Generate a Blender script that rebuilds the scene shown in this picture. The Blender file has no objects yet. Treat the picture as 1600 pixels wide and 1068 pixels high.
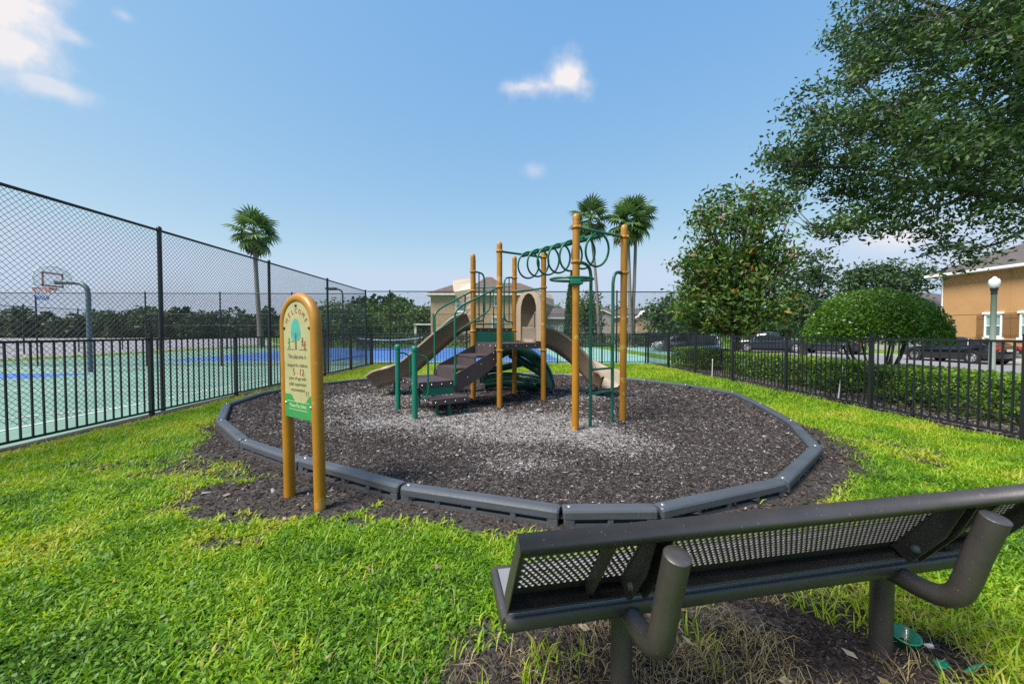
import bpy, bmesh, math, random
import numpy as np
from mathutils import Vector, Matrix

random.seed(7)
rng = np.random.default_rng(7)
sc = bpy.context.scene
COL = sc.collection
PI = math.pi

# ------------------------------------------------------------------ camera, sky, sun, exposure
CAM_H = 1.32
PITCH, YAW = math.radians(1.48), math.radians(1.15)
cam_d = bpy.data.cameras.new('camera')
cam_d.sensor_width = 36.0
cam_d.lens = 13.5
cam_d.clip_start = 0.02
cam_d.clip_end = 2000
cam = bpy.data.objects.new('camera', cam_d)
COL.objects.link(cam)
cam.location = (0, 0, CAM_H)
cam.rotation_euler = (PI / 2 - PITCH, 0, -YAW)
sc.camera = cam

SUN_EL, SUN_AZ = math.radians(54), math.radians(236)      # azimuth clockwise from +Y
world = bpy.data.worlds.new('World')
sc.world = world
world.use_nodes = True
wn, wl = world.node_tree.nodes, world.node_tree.links
wn.clear()
w_out = wn.new('ShaderNodeOutputWorld')
w_bg = wn.new('ShaderNodeBackground')
w_sky = wn.new('ShaderNodeTexSky')
w_sky.sky_type = 'NISHITA'
w_sky.sun_disc = False
w_sky.sun_elevation = SUN_EL
w_sky.sun_rotation = SUN_AZ
w_sky.altitude = 0
w_sky.air_density = 1.0
w_sky.dust_density = 0.6
w_sky.ozone_density = 2.2
w_bg.inputs['Strength'].default_value = 0.112
w_tc = wn.new('ShaderNodeTexCoord')


def wmath(op, a, b=None, clamp=False):
    n = wn.new('ShaderNodeMath')
    n.operation = op
    n.use_clamp = clamp
    for i, v in enumerate((a, b)):
        if v is None:
            continue
        if isinstance(v, (int, float)):
            n.inputs[i].default_value = v
        else:
            wl.new(v, n.inputs[i])
    return n.outputs[0]


# small fair-weather clouds, each at its own bearing; scalloped edges come from a noise field on the sky
w_noise = wn.new('ShaderNodeTexNoise')
w_noise.inputs['Scale'].default_value = 9.0
w_noise.inputs['Detail'].default_value = 7.0
w_noise.inputs['Roughness'].default_value = 0.58
wl.new(w_tc.outputs['Generated'], w_noise.inputs['Vector'])
cloud_sum = bank_sum = None
for (dx, dz, rx, rz, amount) in ((0.150, 0.645, 0.085, 0.062, 1.0), (0.10, 0.632, 0.095, 0.040, 0.95), (0.06, 0.628, 0.07, 0.022, 0.7),
                                 (-1.31, 0.83, 0.20, 0.15, 1.0), (-1.24, 0.72, 0.15, 0.10, 0.95), (-1.14, 0.62, 0.11, 0.04, 0.6), (-1.09, 0.74, 0.08, 0.03, .5),
                                 (0.075, 0.415, 0.045, 0.028, 0.32), (1.05, 0.255, 0.16, 0.06, 0.85), (1.35, 0.20, 0.2, 0.07, 0.8),
                                 (-0.95, 0.79, .03, .02, .3), (-0.9, 0.075, 1.1, 0.075, -0.6), (0.5, 0.05, 1.2, 0.06, -0.4)):
    d = Vector((dx, 1.0, dz))
    k = d.length
    d.normalize()
    side = Vector((d.y, -d.x, 0)).normalized()
    up = side.cross(d)
    def wdot(vec):
        n = wn.new('ShaderNodeVectorMath')
        n.operation = 'DOT_PRODUCT'
        wl.new(w_tc.outputs['Generated'], n.inputs[0])
        n.inputs[1].default_value = vec
        return n.outputs['Value']
    a = wmath('MULTIPLY', wdot(side), k / rx)
    b = wmath('MULTIPLY', wdot(up), k / rz)
    r2 = wmath('ADD', wmath('MULTIPLY', a, a), wmath('MULTIPLY', b, b))
    front = wmath('GREATER_THAN', wdot(d), 0.2)
    g = wmath('SUBTRACT', 1.12, wmath('SQRT', r2))
    g = wmath('ADD', g, wmath('MULTIPLY', wmath('SUBTRACT', w_noise.outputs['Fac'], 0.5), 2.5))
    g = wmath('MULTIPLY', g, 1.15, clamp=True)
    g = wmath('MULTIPLY', wmath('MULTIPLY', g, g), front)
    g = wmath('MULTIPLY', g, abs(amount))
    if amount < 0:                                  # grey-violet bank low over the horizon
        bank_sum = g if bank_sum is None else wmath('MAXIMUM', bank_sum, g)
    else:
        cloud_sum = g if cloud_sum is None else wmath('MAXIMUM', cloud_sum, g)
w_mix = wn.new('ShaderNodeMix')
w_mix.data_type = 'RGBA'
wl.new(cloud_sum, w_mix.inputs[0])
# thin high haze evens the sky out: a gentle power curve on each channel
w_sep = wn.new('ShaderNodeSeparateColor')
w_cmb = wn.new('ShaderNodeCombineColor')
wl.new(w_sky.outputs['Color'], w_sep.inputs[0])
for ch, pw_, k_ in ((0, 0.85, 0.69), (1, 0.50, 1.08), (2, 0.14, 2.05)):
    wl.new(wmath('MINIMUM', wmath('MULTIPLY', wmath('POWER', w_sep.outputs[ch], pw_), k_), (1.72, 2.12, 2.7)[ch]), w_cmb.inputs[ch])
wl.new(w_cmb.outputs[0], w_mix.inputs[6])
w_mix.inputs[7].default_value = (2.75, 2.65, 2.7, 1)
w_mx2 = wn.new('ShaderNodeMix')
w_mx2.data_type = 'RGBA'
wl.new(bank_sum, w_mx2.inputs[0])
wl.new(w_mix.outputs[2], w_mx2.inputs[6])
w_mx2.inputs[7].default_value = (1.55, 1.72, 2.15, 1)
wl.new(w_mx2.outputs[2], w_bg.inputs['Color'])
wl.new(w_bg.outputs['Background'], w_out.inputs['Surface'])

sun_d = bpy.data.lights.new('sun', 'SUN')
sun_d.energy = 2.4
sun_d.angle = math.radians(24)
sun_d.color = (1.0, 0.95, 0.87)
sun = bpy.data.objects.new('sun', sun_d)
COL.objects.link(sun)
sdir = Vector((math.sin(SUN_AZ) * math.cos(SUN_EL), math.cos(SUN_AZ) * math.cos(SUN_EL), math.sin(SUN_EL)))
sun.rotation_euler = sdir.to_track_quat('Z', 'Y').to_euler()
sun.location = sdir * 60

sc.view_settings.view_transform = 'Standard'
sc.view_settings.look = 'None'
sc.view_settings.exposure = 1.57
sc.view_settings.gamma = 1.0
sc.view_settings.use_curve_mapping = False
sc.cycles.max_bounces = 6
sc.cycles.transparent_max_bounces = 24
sc.cycles.caustics_reflective = False
sc.cycles.caustics_refractive = False
sc.cycles.use_denoising = False

# ------------------------------------------------------------------ layout helpers
CF = Vector((math.sin(YAW) * math.cos(PITCH), math.cos(YAW) * math.cos(PITCH), -math.sin(PITCH)))
CR = Vector((math.cos(YAW), -math.sin(YAW), 0))
CU = CR.cross(CF)


def ray(u, v):
    return CF + CR * ((u - 800) / 600) + CU * (-(v - 534) / 600)


def at(u, v, Y):                       # survey point seen at (u, v) at depth Y
    d = ray(u, v)
    k = Y / d.y
    return Vector((d.x * k, Y, CAM_H + d.z * k))


def on(u, v, h=0.0):                   # survey point at height h
    d = ray(u, v)
    k = (h - CAM_H) / d.z
    return Vector((d.x * k, d.y * k, h))


# ------------------------------------------------------------------ materials
def nodes_of(name):
    m = bpy.data.materials.new(name)
    m.use_nodes = True
    nt = m.node_tree
    return m, nt.nodes, nt.links, nt.nodes['Principled BSDF']


def setp(p, **kw):
    for k, v in kw.items():
        if k in p.inputs:
            p.inputs[k].default_value = v


def pmat(name, col, rough=0.6, var=0.18, scale=6.0, bump=0.0, bscale=60.0, metallic=0.0, coat=0.0, col2=None, spec=0.5, stretch=None, speck=None):
    m, n, l, p = nodes_of(name)
    tc = n.new('ShaderNodeTexCoord')
    vec = tc.outputs['Object']
    if stretch:
        mp = n.new('ShaderNodeMapping')
        mp.inputs['Scale'].default_value = stretch
        l.new(vec, mp.inputs['Vector'])
        vec = mp.outputs['Vector']
    nz = n.new('ShaderNodeTexNoise')
    nz.inputs['Scale'].default_value = scale
    nz.inputs['Detail'].default_value = 6
    nz.inputs['Roughness'].default_value = 0.6
    l.new(vec, nz.inputs['Vector'])
    cr = n.new('ShaderNodeValToRGB')
    c2 = col2 or tuple(c * (1 + var) for c in col)
    cr.color_ramp.elements[0].position = 0.3
    cr.color_ramp.elements[1].position = 0.7
    cr.color_ramp.elements[0].color = (*[c * (1 - var) for c in col], 1) if col2 is None else (*col, 1)
    cr.color_ramp.elements[1].color = (*c2, 1)
    l.new(nz.outputs['Fac'], cr.inputs['Fac'])
    out = cr.outputs['Color']
    if speck:
        sz = n.new('ShaderNodeTexNoise')
        sz.inputs['Scale'].default_value = speck[1]
        sz.inputs['Detail'].default_value = 3
        l.new(tc.outputs['Object'], sz.inputs['Vector'])
        gt = n.new('ShaderNodeMapRange')
        gt.inputs[1].default_value = speck[2]
        gt.inputs[2].default_value = speck[2] + 0.06
        l.new(sz.outputs['Fac'], gt.inputs[0])
        mx = n.new('ShaderNodeMix')
        mx.data_type = 'RGBA'
        l.new(gt.outputs[0], mx.inputs[0])
        l.new(out, mx.inputs[6])
        mx.inputs[7].default_value = (*speck[0], 1)
        out = mx.outputs[2]
    l.new(out, p.inputs['Base Color'])
    setp(p, Roughness=rough, Metallic=metallic, **{'Coat Weight': coat, 'Specular IOR Level': spec})
    if bump:
        bz = n.new('ShaderNodeTexNoise')
        bz.inputs['Scale'].default_value = bscale
        bz.inputs['Detail'].default_value = 5
        l.new(tc.outputs['Object'], bz.inputs['Vector'])
        bp = n.new('ShaderNodeBump')
        bp.inputs['Strength'].default_value = bump
        bp.inputs['Distance'].default_value = 0.02
        l.new(bz.outputs['Fac'], bp.inputs['Height'])
        l.new(bp.outputs['Normal'], p.inputs['Normal'])
    return m


def amat(name, stops, rough=0.6, trans=0.0, spec=0.35, attr='rnd'):
    """colour picked per piece by a stored random number; thin leaves let light through"""
    m, n, l, p = nodes_of(name)
    at_ = n.new('ShaderNodeAttribute')
    at_.attribute_name = attr
    cr = n.new('ShaderNodeValToRGB')
    e = cr.color_ramp.elements
    while len(e) < len(stops):
        e.new(0.5)
    for i, (pos, c) in enumerate(stops):
        e[i].position = pos
        e[i].color = (*c, 1)
    l.new(at_.outputs['Fac'], cr.inputs['Fac'])
    l.new(cr.outputs['Color'], p.inputs['Base Color'])
    setp(p, Roughness=rough, **{'Specular IOR Level': spec})
    if trans:
        tr = n.new('ShaderNodeBsdfTranslucent')
        hs = n.new('ShaderNodeHueSaturation')
        hs.inputs['Hue'].default_value = 0.485
        hs.inputs['Saturation'].default_value = 1.1
        hs.inputs['Value'].default_value = 1.5
        l.new(cr.outputs['Color'], hs.inputs['Color'])
        l.new(hs.outputs['Color'], tr.inputs['Color'])
        mx = n.new('ShaderNodeMixShader')
        mx.inputs[0].default_value = trans
        l.new(p.outputs[0], mx.inputs[1])
        l.new(tr.outputs[0], mx.inputs[2])
        l.new(mx.outputs[0], n['Material Output'].inputs['Surface'])
    return m


M = {}
M['yellow'] = pmat('yellow_powder_coat', (0.355, 0.152, 0.007), 0.48, 0.16, 2.0, coat=0.08, bump=0.06, bscale=25, speck=((0.47, 0.28, 0.07), 7, 0.63))
M['green'] = pmat('green_powder_coat', (0.008, 0.105, 0.065), 0.42, 0.22, 5.0, coat=0.1, speck=((0.03, 0.16, 0.11), 12, 0.64))
M['teal'] = pmat('teal_plastic', (0.006, 0.16, 0.10), 0.42, 0.12, 4.0)
M['dgreen'] = pmat('dark_green_plastic', (0.004, 0.062, 0.036), 0.3, 0.15, 4.0, coat=0.3)
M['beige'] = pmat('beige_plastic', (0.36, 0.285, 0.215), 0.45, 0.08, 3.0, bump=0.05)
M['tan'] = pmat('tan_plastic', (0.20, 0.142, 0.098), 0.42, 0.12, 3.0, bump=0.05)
M['brown'] = pmat('brown_vinyl', (0.060, 0.043, 0.046), 0.55, 0.15, 10.0, bump=0.15, bscale=180)
M['bolt'] = pmat('zinc_bolt', (0.6, 0.6, 0.6), 0.3, 0.05, metallic=0.9)
M['black'] = pmat('black_fence_paint', (0.0135, 0.0155, 0.019), 0.42, 0.2, 8.0)
M['wire'] = pmat('black_vinyl_wire', (0.011, 0.012, 0.015), 0.5, 0.1)
M['timber'] = pmat('grey_plastic_timber', (0.066, 0.073, 0.085), 0.42, 0.16, 3.0, bump=0.08, bscale=40, stretch=(1, 1, 14), speck=((0.12, 0.115, 0.11), 26, 0.70))
M['benchpale'] = pmat('pale_seat_coating', (0.20, 0.195, 0.20), 0.32, 0.15, 6.0, bump=0.1, bscale=200, spec=0.7)  # seat top, a paler grey than the rest of the bench
M['bench'] = pmat('brown_thermoplastic', (0.042, 0.036, 0.034), 0.42, 0.18, 9.0, spec=0.75, bump=0.12, bscale=300, speck=((0.15, 0.145, 0.135), 95, 0.69))
M['galv'] = pmat('galvanised_steel', (0.10, 0.13, 0.15), 0.45, 0.2, 12.0, metallic=0.3)
M['orange'] = pmat('orange_paint', (0.62, 0.10, 0.03), 0.5, 0.1)
M['white'] = pmat('white_paint', (0.78, 0.77, 0.74), 0.5, 0.06, 3.0)
M['net'] = pmat('net_cord', (0.7, 0.62, 0.64), 0.8, 0.1)
M['netblue'] = pmat('blue_net_cord', (0.10, 0.22, 0.6), 0.8, 0.1)
M['netred'] = pmat('red_net_cord', (0.6, 0.15, 0.16), 0.8, 0.1)
M['cream'] = pmat('sign_cream', (0.37, 0.345, 0.17), 0.5, 0.10, 8.0, speck=((0.30, 0.27, 0.13), 14, 0.62))
M['signgreen'] = pmat('sign_green', (0.035, 0.23, 0.06), 0.5, 0.08, 8.0)
M['signteal'] = pmat('sign_teal', (0.06, 0.30, 0.26), 0.5, 0.1, 8.0)
M['signred'] = pmat('sign_red', (0.30, 0.03, 0.025), 0.5, 0.1)
M['signbrown'] = pmat('sign_brown_print', (0.10, 0.075, 0.03), 0.5, 0.1)
M['signpale'] = pmat('sign_pale_print', (0.62, 0.66, 0.40), 0.5, 0.1)
M['bark'] = pmat('grey_bark', (0.085, 0.072, 0.058), 0.9, 0.35, 9.0, bump=0.6, bscale=30, stretch=(3, 3, 1))
M['palmbark'] = pmat('palm_bark', (0.20, 0.18, 0.155), 0.9, 0.25, 6.0, bump=0.5, bscale=16, stretch=(1, 1, 6))
M['asphalt'] = pmat('asphalt', (0.21, 0.20, 0.215), 0.9, 0.10, 0.6, bump=0.15, bscale=90)
M['pavement'] = pmat('pale_pavement', (0.29, 0.275, 0.30), 0.9, 0.10, 0.25, bump=0.1, bscale=40)
M['kerb'] = pmat('concrete_kerb', (0.40, 0.39, 0.37), 0.85, 0.12, 1.5)
M['courtgreen'] = pmat('court_green', (0.140, 0.252, 0.195), 0.8, 0.17, 0.9, bump=0.05, bscale=120)
M['courtblue'] = pmat('court_blue', (0.045, 0.140, 0.40), 0.8, 0.17, 0.9, bump=0.05, bscale=120)
M['courtmint'] = pmat('court_mint', (0.21, 0.40, 0.35), 0.8, 0.14, 0.9)
M['stucco_orange'] = pmat('orange_stucco', (0.42, 0.232, 0.098), 0.9, 0.07, 0.7, bump=0.2, bscale=70)
M['stucco_tan'] = pmat('tan_stucco', (0.43, 0.30, 0.19), 0.9, 0.06, 0.8, bump=0.2, bscale=50)
M['stucco_grey'] = pmat('grey_stucco', (0.36, 0.34, 0.31), 0.9, 0.06, 0.8)
M['roof'] = pmat('shingle_roof', (0.095, 0.080, 0.074), 0.9, 0.3, 2.0, bump=0.4, bscale=14, stretch=(1, 1, 5))
M['roof2'] = pmat('brown_shingle_roof', (0.11, 0.075, 0.062), 0.9, 0.3, 1.5, bump=0.4, bscale=12, stretch=(1, 1, 5))
M['shutter'] = pmat('brown_wood_shutter', (0.20, 0.105, 0.035), 0.7, 0.2, 6.0, stretch=(8, 8, 1))
M['pane'] = pmat('window_glass', (0.10, 0.17, 0.175), 0.06, 0.25, 1.2, spec=0.8)
M['blind'] = pmat('window_blind', (0.20, 0.36, 0.34), 0.4, 0.08, 3.0)
M['carblack'] = pmat('black_car_paint', (0.006, 0.006, 0.0075), 0.12, 0.1, coat=1.0)
M['carblue'] = pmat('navy_car_paint', (0.012, 0.017, 0.030), 0.15, 0.1, coat=1.0)
M['carsilver'] = pmat('silver_car_paint', (0.42, 0.44, 0.46), 0.25, 0.05, metallic=0.4, coat=1.0)
M['carglass'] = pmat('car_glass', (0.015, 0.02, 0.022), 0.03, 0.1, spec=0.9)
M['tyre'] = pmat('tyre_rubber', (0.012, 0.012, 0.012), 0.8, 0.2)
M['alloy'] = pmat('alloy_wheel', (0.55, 0.55, 0.56), 0.3, 0.05, metallic=0.6)
M['taillight'] = pmat('red_lens', (0.42, 0.012, 0.018), 0.15, 0.1, coat=0.6)
M['headlight'] = pmat('clear_lens', (0.6, 0.62, 0.64), 0.12, 0.05, coat=0.6)
M['plate'] = pmat('number_plate', (0.55, 0.56, 0.55), 0.4, 0.05)
M['globe'] = pmat('frosted_lamp_globe', (0.72, 0.73, 0.75), 0.25, 0.04, coat=0.4)
M['lampgrey'] = pmat('grey_lamp_post', (0.26, 0.29, 0.28), 0.5, 0.12, 3.0)
M['cup'] = pmat('green_cup_plastic', (0.012, 0.20, 0.11), 0.3, 0.1, coat=0.3)
M['whitestick'] = pmat('white_pvc', (0.62, 0.62, 0.64), 0.5, 0.1)

M['grass'] = amat('grass_leaf', [(0.0, (0.040, 0.105, 0.008)), (0.30, (0.100, 0.232, 0.009)), (0.62, (0.200, 0.360, 0.011)), (0.88, (0.32, 0.43, 0.020)), (0.97, (0.40, 0.38, 0.05)), (1.0, (0.40, 0.33, 0.14))], 0.5, 0.38, 0.35)
M['weed'] = amat('weed_leaf', [(0.0, (0.045, 0.110, 0.014)), (0.5, (0.10, 0.225, 0.018)), (1.0, (0.19, 0.34, 0.02))], 0.5, 0.28)
M['straw'] = amat('dry_straw', [(0.0, (0.10, 0.07, 0.035)), (0.5, (0.24, 0.185, 0.09)), (1.0, (0.36, 0.29, 0.15))], 0.8, 0.1)
M['deadleaf'] = amat('dead_leaf', [(0.0, (0.07, 0.04, 0.022)), (0.5, (0.20, 0.13, 0.075)), (1.0, (0.42, 0.34, 0.25))], 0.7, 0.1)
M['chip'] = amat('mulch_chip', [(0.0, (0.014, 0.0115, 0.0115)), (0.3, (0.048, 0.040, 0.038)), (0.55, (0.105, 0.090, 0.086)), (0.75, (0.170, 0.154, 0.150)), (0.9, (0.25, 0.238, 0.230)), (1.0, (0.38, 0.365, 0.35))], 0.95, 0.0, 0.06)
M['oakleaf'] = amat('oak_leaf', [(0.0, (0.022, 0.048, 0.018)), (0.5, (0.044, 0.092, 0.026)), (0.85, (0.082, 0.150, 0.032)), (1.0, (0.14, 0.21, 0.028))], 0.5, 0.26, 0.35)
M['magleaf'] = amat('magnolia_leaf', [(0.0, (0.032, 0.075, 0.018)), (0.45, (0.058, 0.130, 0.022)), (0.74, (0.145, 0.23, 0.038)), (0.84, (0.17, 0.10, 0.022)), (1.0, (0.36, 0.16, 0.03))], 0.5, 0.18, 0.3)
M['hedgeleaf'] = amat('hedge_leaf', [(0.0, (0.034, 0.076, 0.013)), (0.5, (0.098, 0.205, 0.020)), (0.85, (0.195, 0.325, 0.026)), (1.0, (0.31, 0.40, 0.03))], 0.45, 0.34, 0.5)
M['topleaf'] = amat('topiary_leaf', [(0.0, (0.030, 0.070, 0.014)), (0.5, (0.078, 0.180, 0.018)), (0.85, (0.145, 0.275, 0.024)), (0.96, (0.22, 0.29, 0.06)), (1.0, (0.22, 0.17, 0.10))], 0.35, 0.28, 0.55)
M['farleaf'] = amat('far_tree_leaf', [(0.0, (0.020, 0.044, 0.018)), (0.5, (0.036, 0.078, 0.026)), (1.0, (0.085, 0.135, 0.034))], 0.6, 0.15)
M['farleaf2'] = amat('far_bright_leaf', [(0.0, (0.035, 0.070, 0.022)), (0.5, (0.065, 0.120, 0.032)), (1.0, (0.125, 0.19, 0.046))], 0.6, 0.2)
M['frond'] = amat('palm_frond', [(0.0, (0.035, 0.075, 0.028)), (0.5, (0.080, 0.155, 0.040)), (1.0, (0.19, 0.26, 0.06))], 0.45, 0.22)
M['deadfrond'] = amat('dead_palm_frond', [(0.0, (0.10, 0.07, 0.045)), (1.0, (0.24, 0.20, 0.14))], 0.8, 0.1)


# ------------------------------------------------------------------ object helpers
def tag(o, label=None, cat=None, group=None, kind=None):
    if label: o['label'] = label
    if cat: o['category'] = cat
    if group: o['group'] = group
    if kind: o['kind'] = kind
    return o


def empty(name, loc, label, cat, group=None):
    o = bpy.data.objects.new(name, None)
    o.empty_display_size = 0.2
    COL.objects.link(o)
    o.location = loc
    return tag(o, label, cat, group)


def link(name, me, parent=None, loc=(0, 0, 0)):
    o = bpy.data.objects.new(name, me)
    COL.objects.link(o)
    if parent is not None:
        o.parent = parent
    o.location = loc
    return o


def base_of(o):
    v = Vector((0, 0, 0))
    while o is not None:
        v = v + Vector(o.location)
        o = o.parent
    return v


class MB:
    """collects shapes given in world coordinates and links them as one mesh"""
    def __init__(s):
        s.v, s.f, s.sm, s.mi = [], [], [], []
        s.cur = 0

    def add(s, vs, fs, smooth=False):
        b = len(s.v)
        s.v.extend([tuple(p) for p in vs])
        for f in fs:
            s.f.append(tuple(i + b for i in f))
            s.sm.append(smooth)
            s.mi.append(s.cur)
        return s

    def box(s, c, size, X=(1, 0, 0), Y=(0, 1, 0), Z=(0, 0, 1)):
        c, X, Y, Z = Vector(c), Vector(X), Vector(Y), Vector(Z)
        hx, hy, hz = size[0] / 2, size[1] / 2, size[2] / 2
        vs = [c + X * (sx * hx) + Y * (sy * hy) + Z * (sz * hz) for sz in (-1, 1) for sx, sy in ((-1, -1), (1, -1), (1, 1), (-1, 1))]
        return s.add(vs, [(3, 2, 1, 0), (4, 5, 6, 7), (0, 1, 5, 4), (1, 2, 6, 5), (2, 3, 7, 6), (3, 0, 4, 7)])

    def cbox(s, c, size, X=(1, 0, 0), Y=(0, 1, 0), Z=(0, 0, 1), b=0.01):
        """box with chamfered edges"""
        bm = bmesh.new()
        bmesh.ops.create_cube(bm, size=1)
        for v in bm.verts:
            v.co = Vector((v.co.x * size[0], v.co.y * size[1], v.co.z * size[2]))
        bmesh.ops.bevel(bm, geom=bm.edges[:], offset=b, segments=2, affect='EDGES', profile=0.5)
        c, X, Y, Z = Vector(c), Vector(X), Vector(Y), Vector(Z)
        bm.verts.index_update()
        vs = [c + X * v.co.x + Y * v.co.y + Z * v.co.z for v in bm.verts]
        fs = [[v.index for v in f.verts] for f in bm.faces]
        bm.free()
        return s.add(vs, fs)

    def tube(s, pts, r, seg=8, caps=True, closed=False, smooth=True):
        pts = [Vector(p) for p in pts]
        n = len(pts)
        rs = r if isinstance(r, (list, tuple)) else [r] * n
        vs, fs = [], []
        prev = None
        for i, p in enumerate(pts):
            if closed:
                t = pts[(i + 1) % n] - pts[i - 1]
            else:
                t = pts[min(i + 1, n - 1)] - pts[max(i - 1, 0)]
            t.normalize()
            if prev is None:
                ref = Vector((0, 0, 1)) if abs(t.z) < 0.9 else Vector((1, 0, 0))
                a = t.cross(ref).normalized()
            else:
                a = (prev - t * prev.dot(t)).normalized()
            prev = a
            b = t.cross(a)
            for k in range(seg):
                w = 2 * PI * k / seg
                vs.append(p + (a * math.cos(w) + b * math.sin(w)) * rs[i])
        m = n if closed else n - 1
        for i in range(m):
            j = (i + 1) % n
            for k in range(seg):
                k2 = (k + 1) % seg
                fs.append((i * seg + k, i * seg + k2, j * seg + k2, j * seg + k))
        s.add(vs, fs, smooth)
        if caps and not closed:
            s.add(vs[:seg], [tuple(range(seg))[::-1]])
            s.add(vs[-seg:], [tuple(range(seg))])
        return s

    def lathe(s, c, prof, seg=20, axis=(0, 0, 1), smooth=True):
        ax = Vector(axis).normalized()
        ref = Vector((1, 0, 0)) if abs(ax.x) < 0.9 else Vector((0, 1, 0))
        a = ax.cross(ref).normalized()
        b = ax.cross(a)
        c = Vector(c)
        vs, fs = [], []
        for (r, h) in prof:
            for k in range(seg):
                w = 2 * PI * k / seg
                vs.append(c + ax * h + (a * math.cos(w) + b * math.sin(w)) * max(r, 1e-4))
        for i in range(len(prof) - 1):
            for k in range(seg):
                k2 = (k + 1) % seg
                fs.append((i * seg + k, i * seg + k2, (i + 1) * seg + k2, (i + 1) * seg + k))
        return s.add(vs, fs, smooth)

    def prism(s, poly, off):
        """polygon (3-D points) extruded by a vector"""
        off = Vector(off)
        a = [Vector(p) for p in poly]
        n = len(a)
        vs = a + [p + off for p in a]
        fs = [tuple(range(n))[::-1], tuple(range(n, 2 * n))]
        fs += [(i, (i + 1) % n, (i + 1) % n + n, i + n) for i in range(n)]
        return s.add(vs, fs)

    def sweep(s, pts, prof, smooth=True, caps=True, close=True):
        pts = [Vector(p) for p in pts]
        n, m = len(pts), len(prof)
        vs, fs = [], []
        for i, p in enumerate(pts):
            t = (pts[min(i + 1, n - 1)] - pts[max(i - 1, 0)]).normalized()
            side = t.cross(Vector((0, 0, 1))).normalized()
            up = side.cross(t)
            for (a, b) in prof:
                vs.append(p + side * a + up * b)
        for i in range(n - 1):
            for k in range(m if close else m - 1):
                k2 = (k + 1) % m
                fs.append((i * m + k, i * m + k2, (i + 1) * m + k2, (i + 1) * m + k))
        s.add(vs, fs, smooth)
        if caps:
            s.add(vs[:m], [tuple(range(m))])
            s.add(vs[-m:], [tuple(range(m))[::-1]])
        return s

    def mesh(s, name, mats, base=(0, 0, 0)):
        bx, by, bz = base
        me = bpy.data.meshes.new(name)
        me.from_pydata([(x - bx, y - by, z - bz) for (x, y, z) in s.v], [], s.f)
        for m in (mats if isinstance(mats, (list, tuple)) else [mats]):
            me.materials.append(m)
        me.polygons.foreach_set('use_smooth', s.sm)
        me.polygons.foreach_set('material_index', s.mi)
        me.update()
        return me

    def build(s, name, mats, parent=None, loc=None):
        base = base_of(parent) if parent is not None else Vector(loc or (0, 0, 0))
        me = s.mesh(name, mats, base)
        o = link(name, me, parent)
        if parent is None:
            o.location = base
        return o


def np_mesh(name, verts, loops, starts, mat, rnd=None, smooth=False):
    me = bpy.data.meshes.new(name)
    verts = np.ascontiguousarray(verts, dtype=np.float32)
    me.vertices.add(len(verts))
    me.vertices.foreach_set('co', verts.ravel())
    me.loops.add(len(loops))
    me.loops.foreach_set('vertex_index', np.ascontiguousarray(loops, dtype=np.int32))
    me.polygons.add(len(starts))
    me.polygons.foreach_set('loop_start', np.ascontiguousarray(starts, dtype=np.int32))
    if rnd is not None:
        a = me.attributes.new('rnd', 'FLOAT', 'FACE')
        a.data.foreach_set('value', np.ascontiguousarray(rnd, dtype=np.float32))
    me.materials.append(mat)
    me.update(calc_edges=True)
    if smooth:
        me.polygons.foreach_set('use_smooth', np.ones(len(starts), dtype=bool))
    return me


def unit(a):
    return a / np.maximum(np.linalg.norm(a, axis=1, keepdims=True), 1e-9)


def leaf_mesh(name, P, size, mat, rnd, aspect=0.45, base=(0, 0, 0), flat=0.0, fold=0.18, droop=0.0):
    """pointed leaves: two triangles folded along the midrib, one per point of P"""
    n = len(P)
    P = P - np.array(base)[None, :]
    size = np.broadcast_to(np.asarray(size, dtype=float), (n,)) * rng.uniform(0.7, 1.3, n)
    d = rng.normal(size=(n, 3))
    d[:, 2] = d[:, 2] * (1 - flat) - droop
    d = unit(d)
    nr = rng.normal(size=(n, 3))
    nr[:, 2] += flat * 2.5
    s = unit(np.cross(d, nr))
    nn = np.cross(s, d)
    L = size[:, None]
    w = L * aspect * 0.5
    b = P - d * L * 0.5
    t = P + d * L * 0.5 - nn * L * 0.10
    c = P + nn * (w * fold * 2) - d * L * 0.05
    v = np.stack([b, c + s * w - nn * w * fold * 3, t, c - s * w - nn * w * fold * 3], axis=1).reshape(-1, 3)
    k = np.arange(n)[:, None] * 4
    loops = np.concatenate([k + np.array([[0, 1, 2]]), k + np.array([[0, 2, 3]])], axis=1).ravel()
    starts = np.arange(2 * n) * 3
    return np_mesh(name, v, loops, starts, mat, np.repeat(rnd, 2))


def vnoise(x, y, scale, seed=0):
    """smooth value noise in 0..1"""
    r = np.random.default_rng(1000 + seed)
    T = r.random((64, 64))
    fx, fy = x * scale, y * scale
    ix, iy = np.floor(fx).astype(int), np.floor(fy).astype(int)
    tx, ty = fx - ix, fy - iy
    tx, ty = tx * tx * (3 - 2 * tx), ty * ty * (3 - 2 * ty)
    a, b = T[ix % 64, iy % 64], T[(ix + 1) % 64, iy % 64]
    c, d = T[ix % 64, (iy + 1) % 64], T[(ix + 1) % 64, (iy + 1) % 64]
    return (a * (1 - tx) + b * tx) * (1 - ty) + (c * (1 - tx) + d * tx) * ty


def fnoise(x, y, scale, seed=0):
    return 0.55 * vnoise(x, y, scale, seed) + 0.3 * vnoise(x, y, scale * 2.1, seed + 1) + 0.15 * vnoise(x, y, scale * 4.3, seed + 2)


def sstep(a, b, x):
    t = np.clip((x - a) / (b - a), 0, 1)
    return t * t * (3 - 2 * t)


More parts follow.
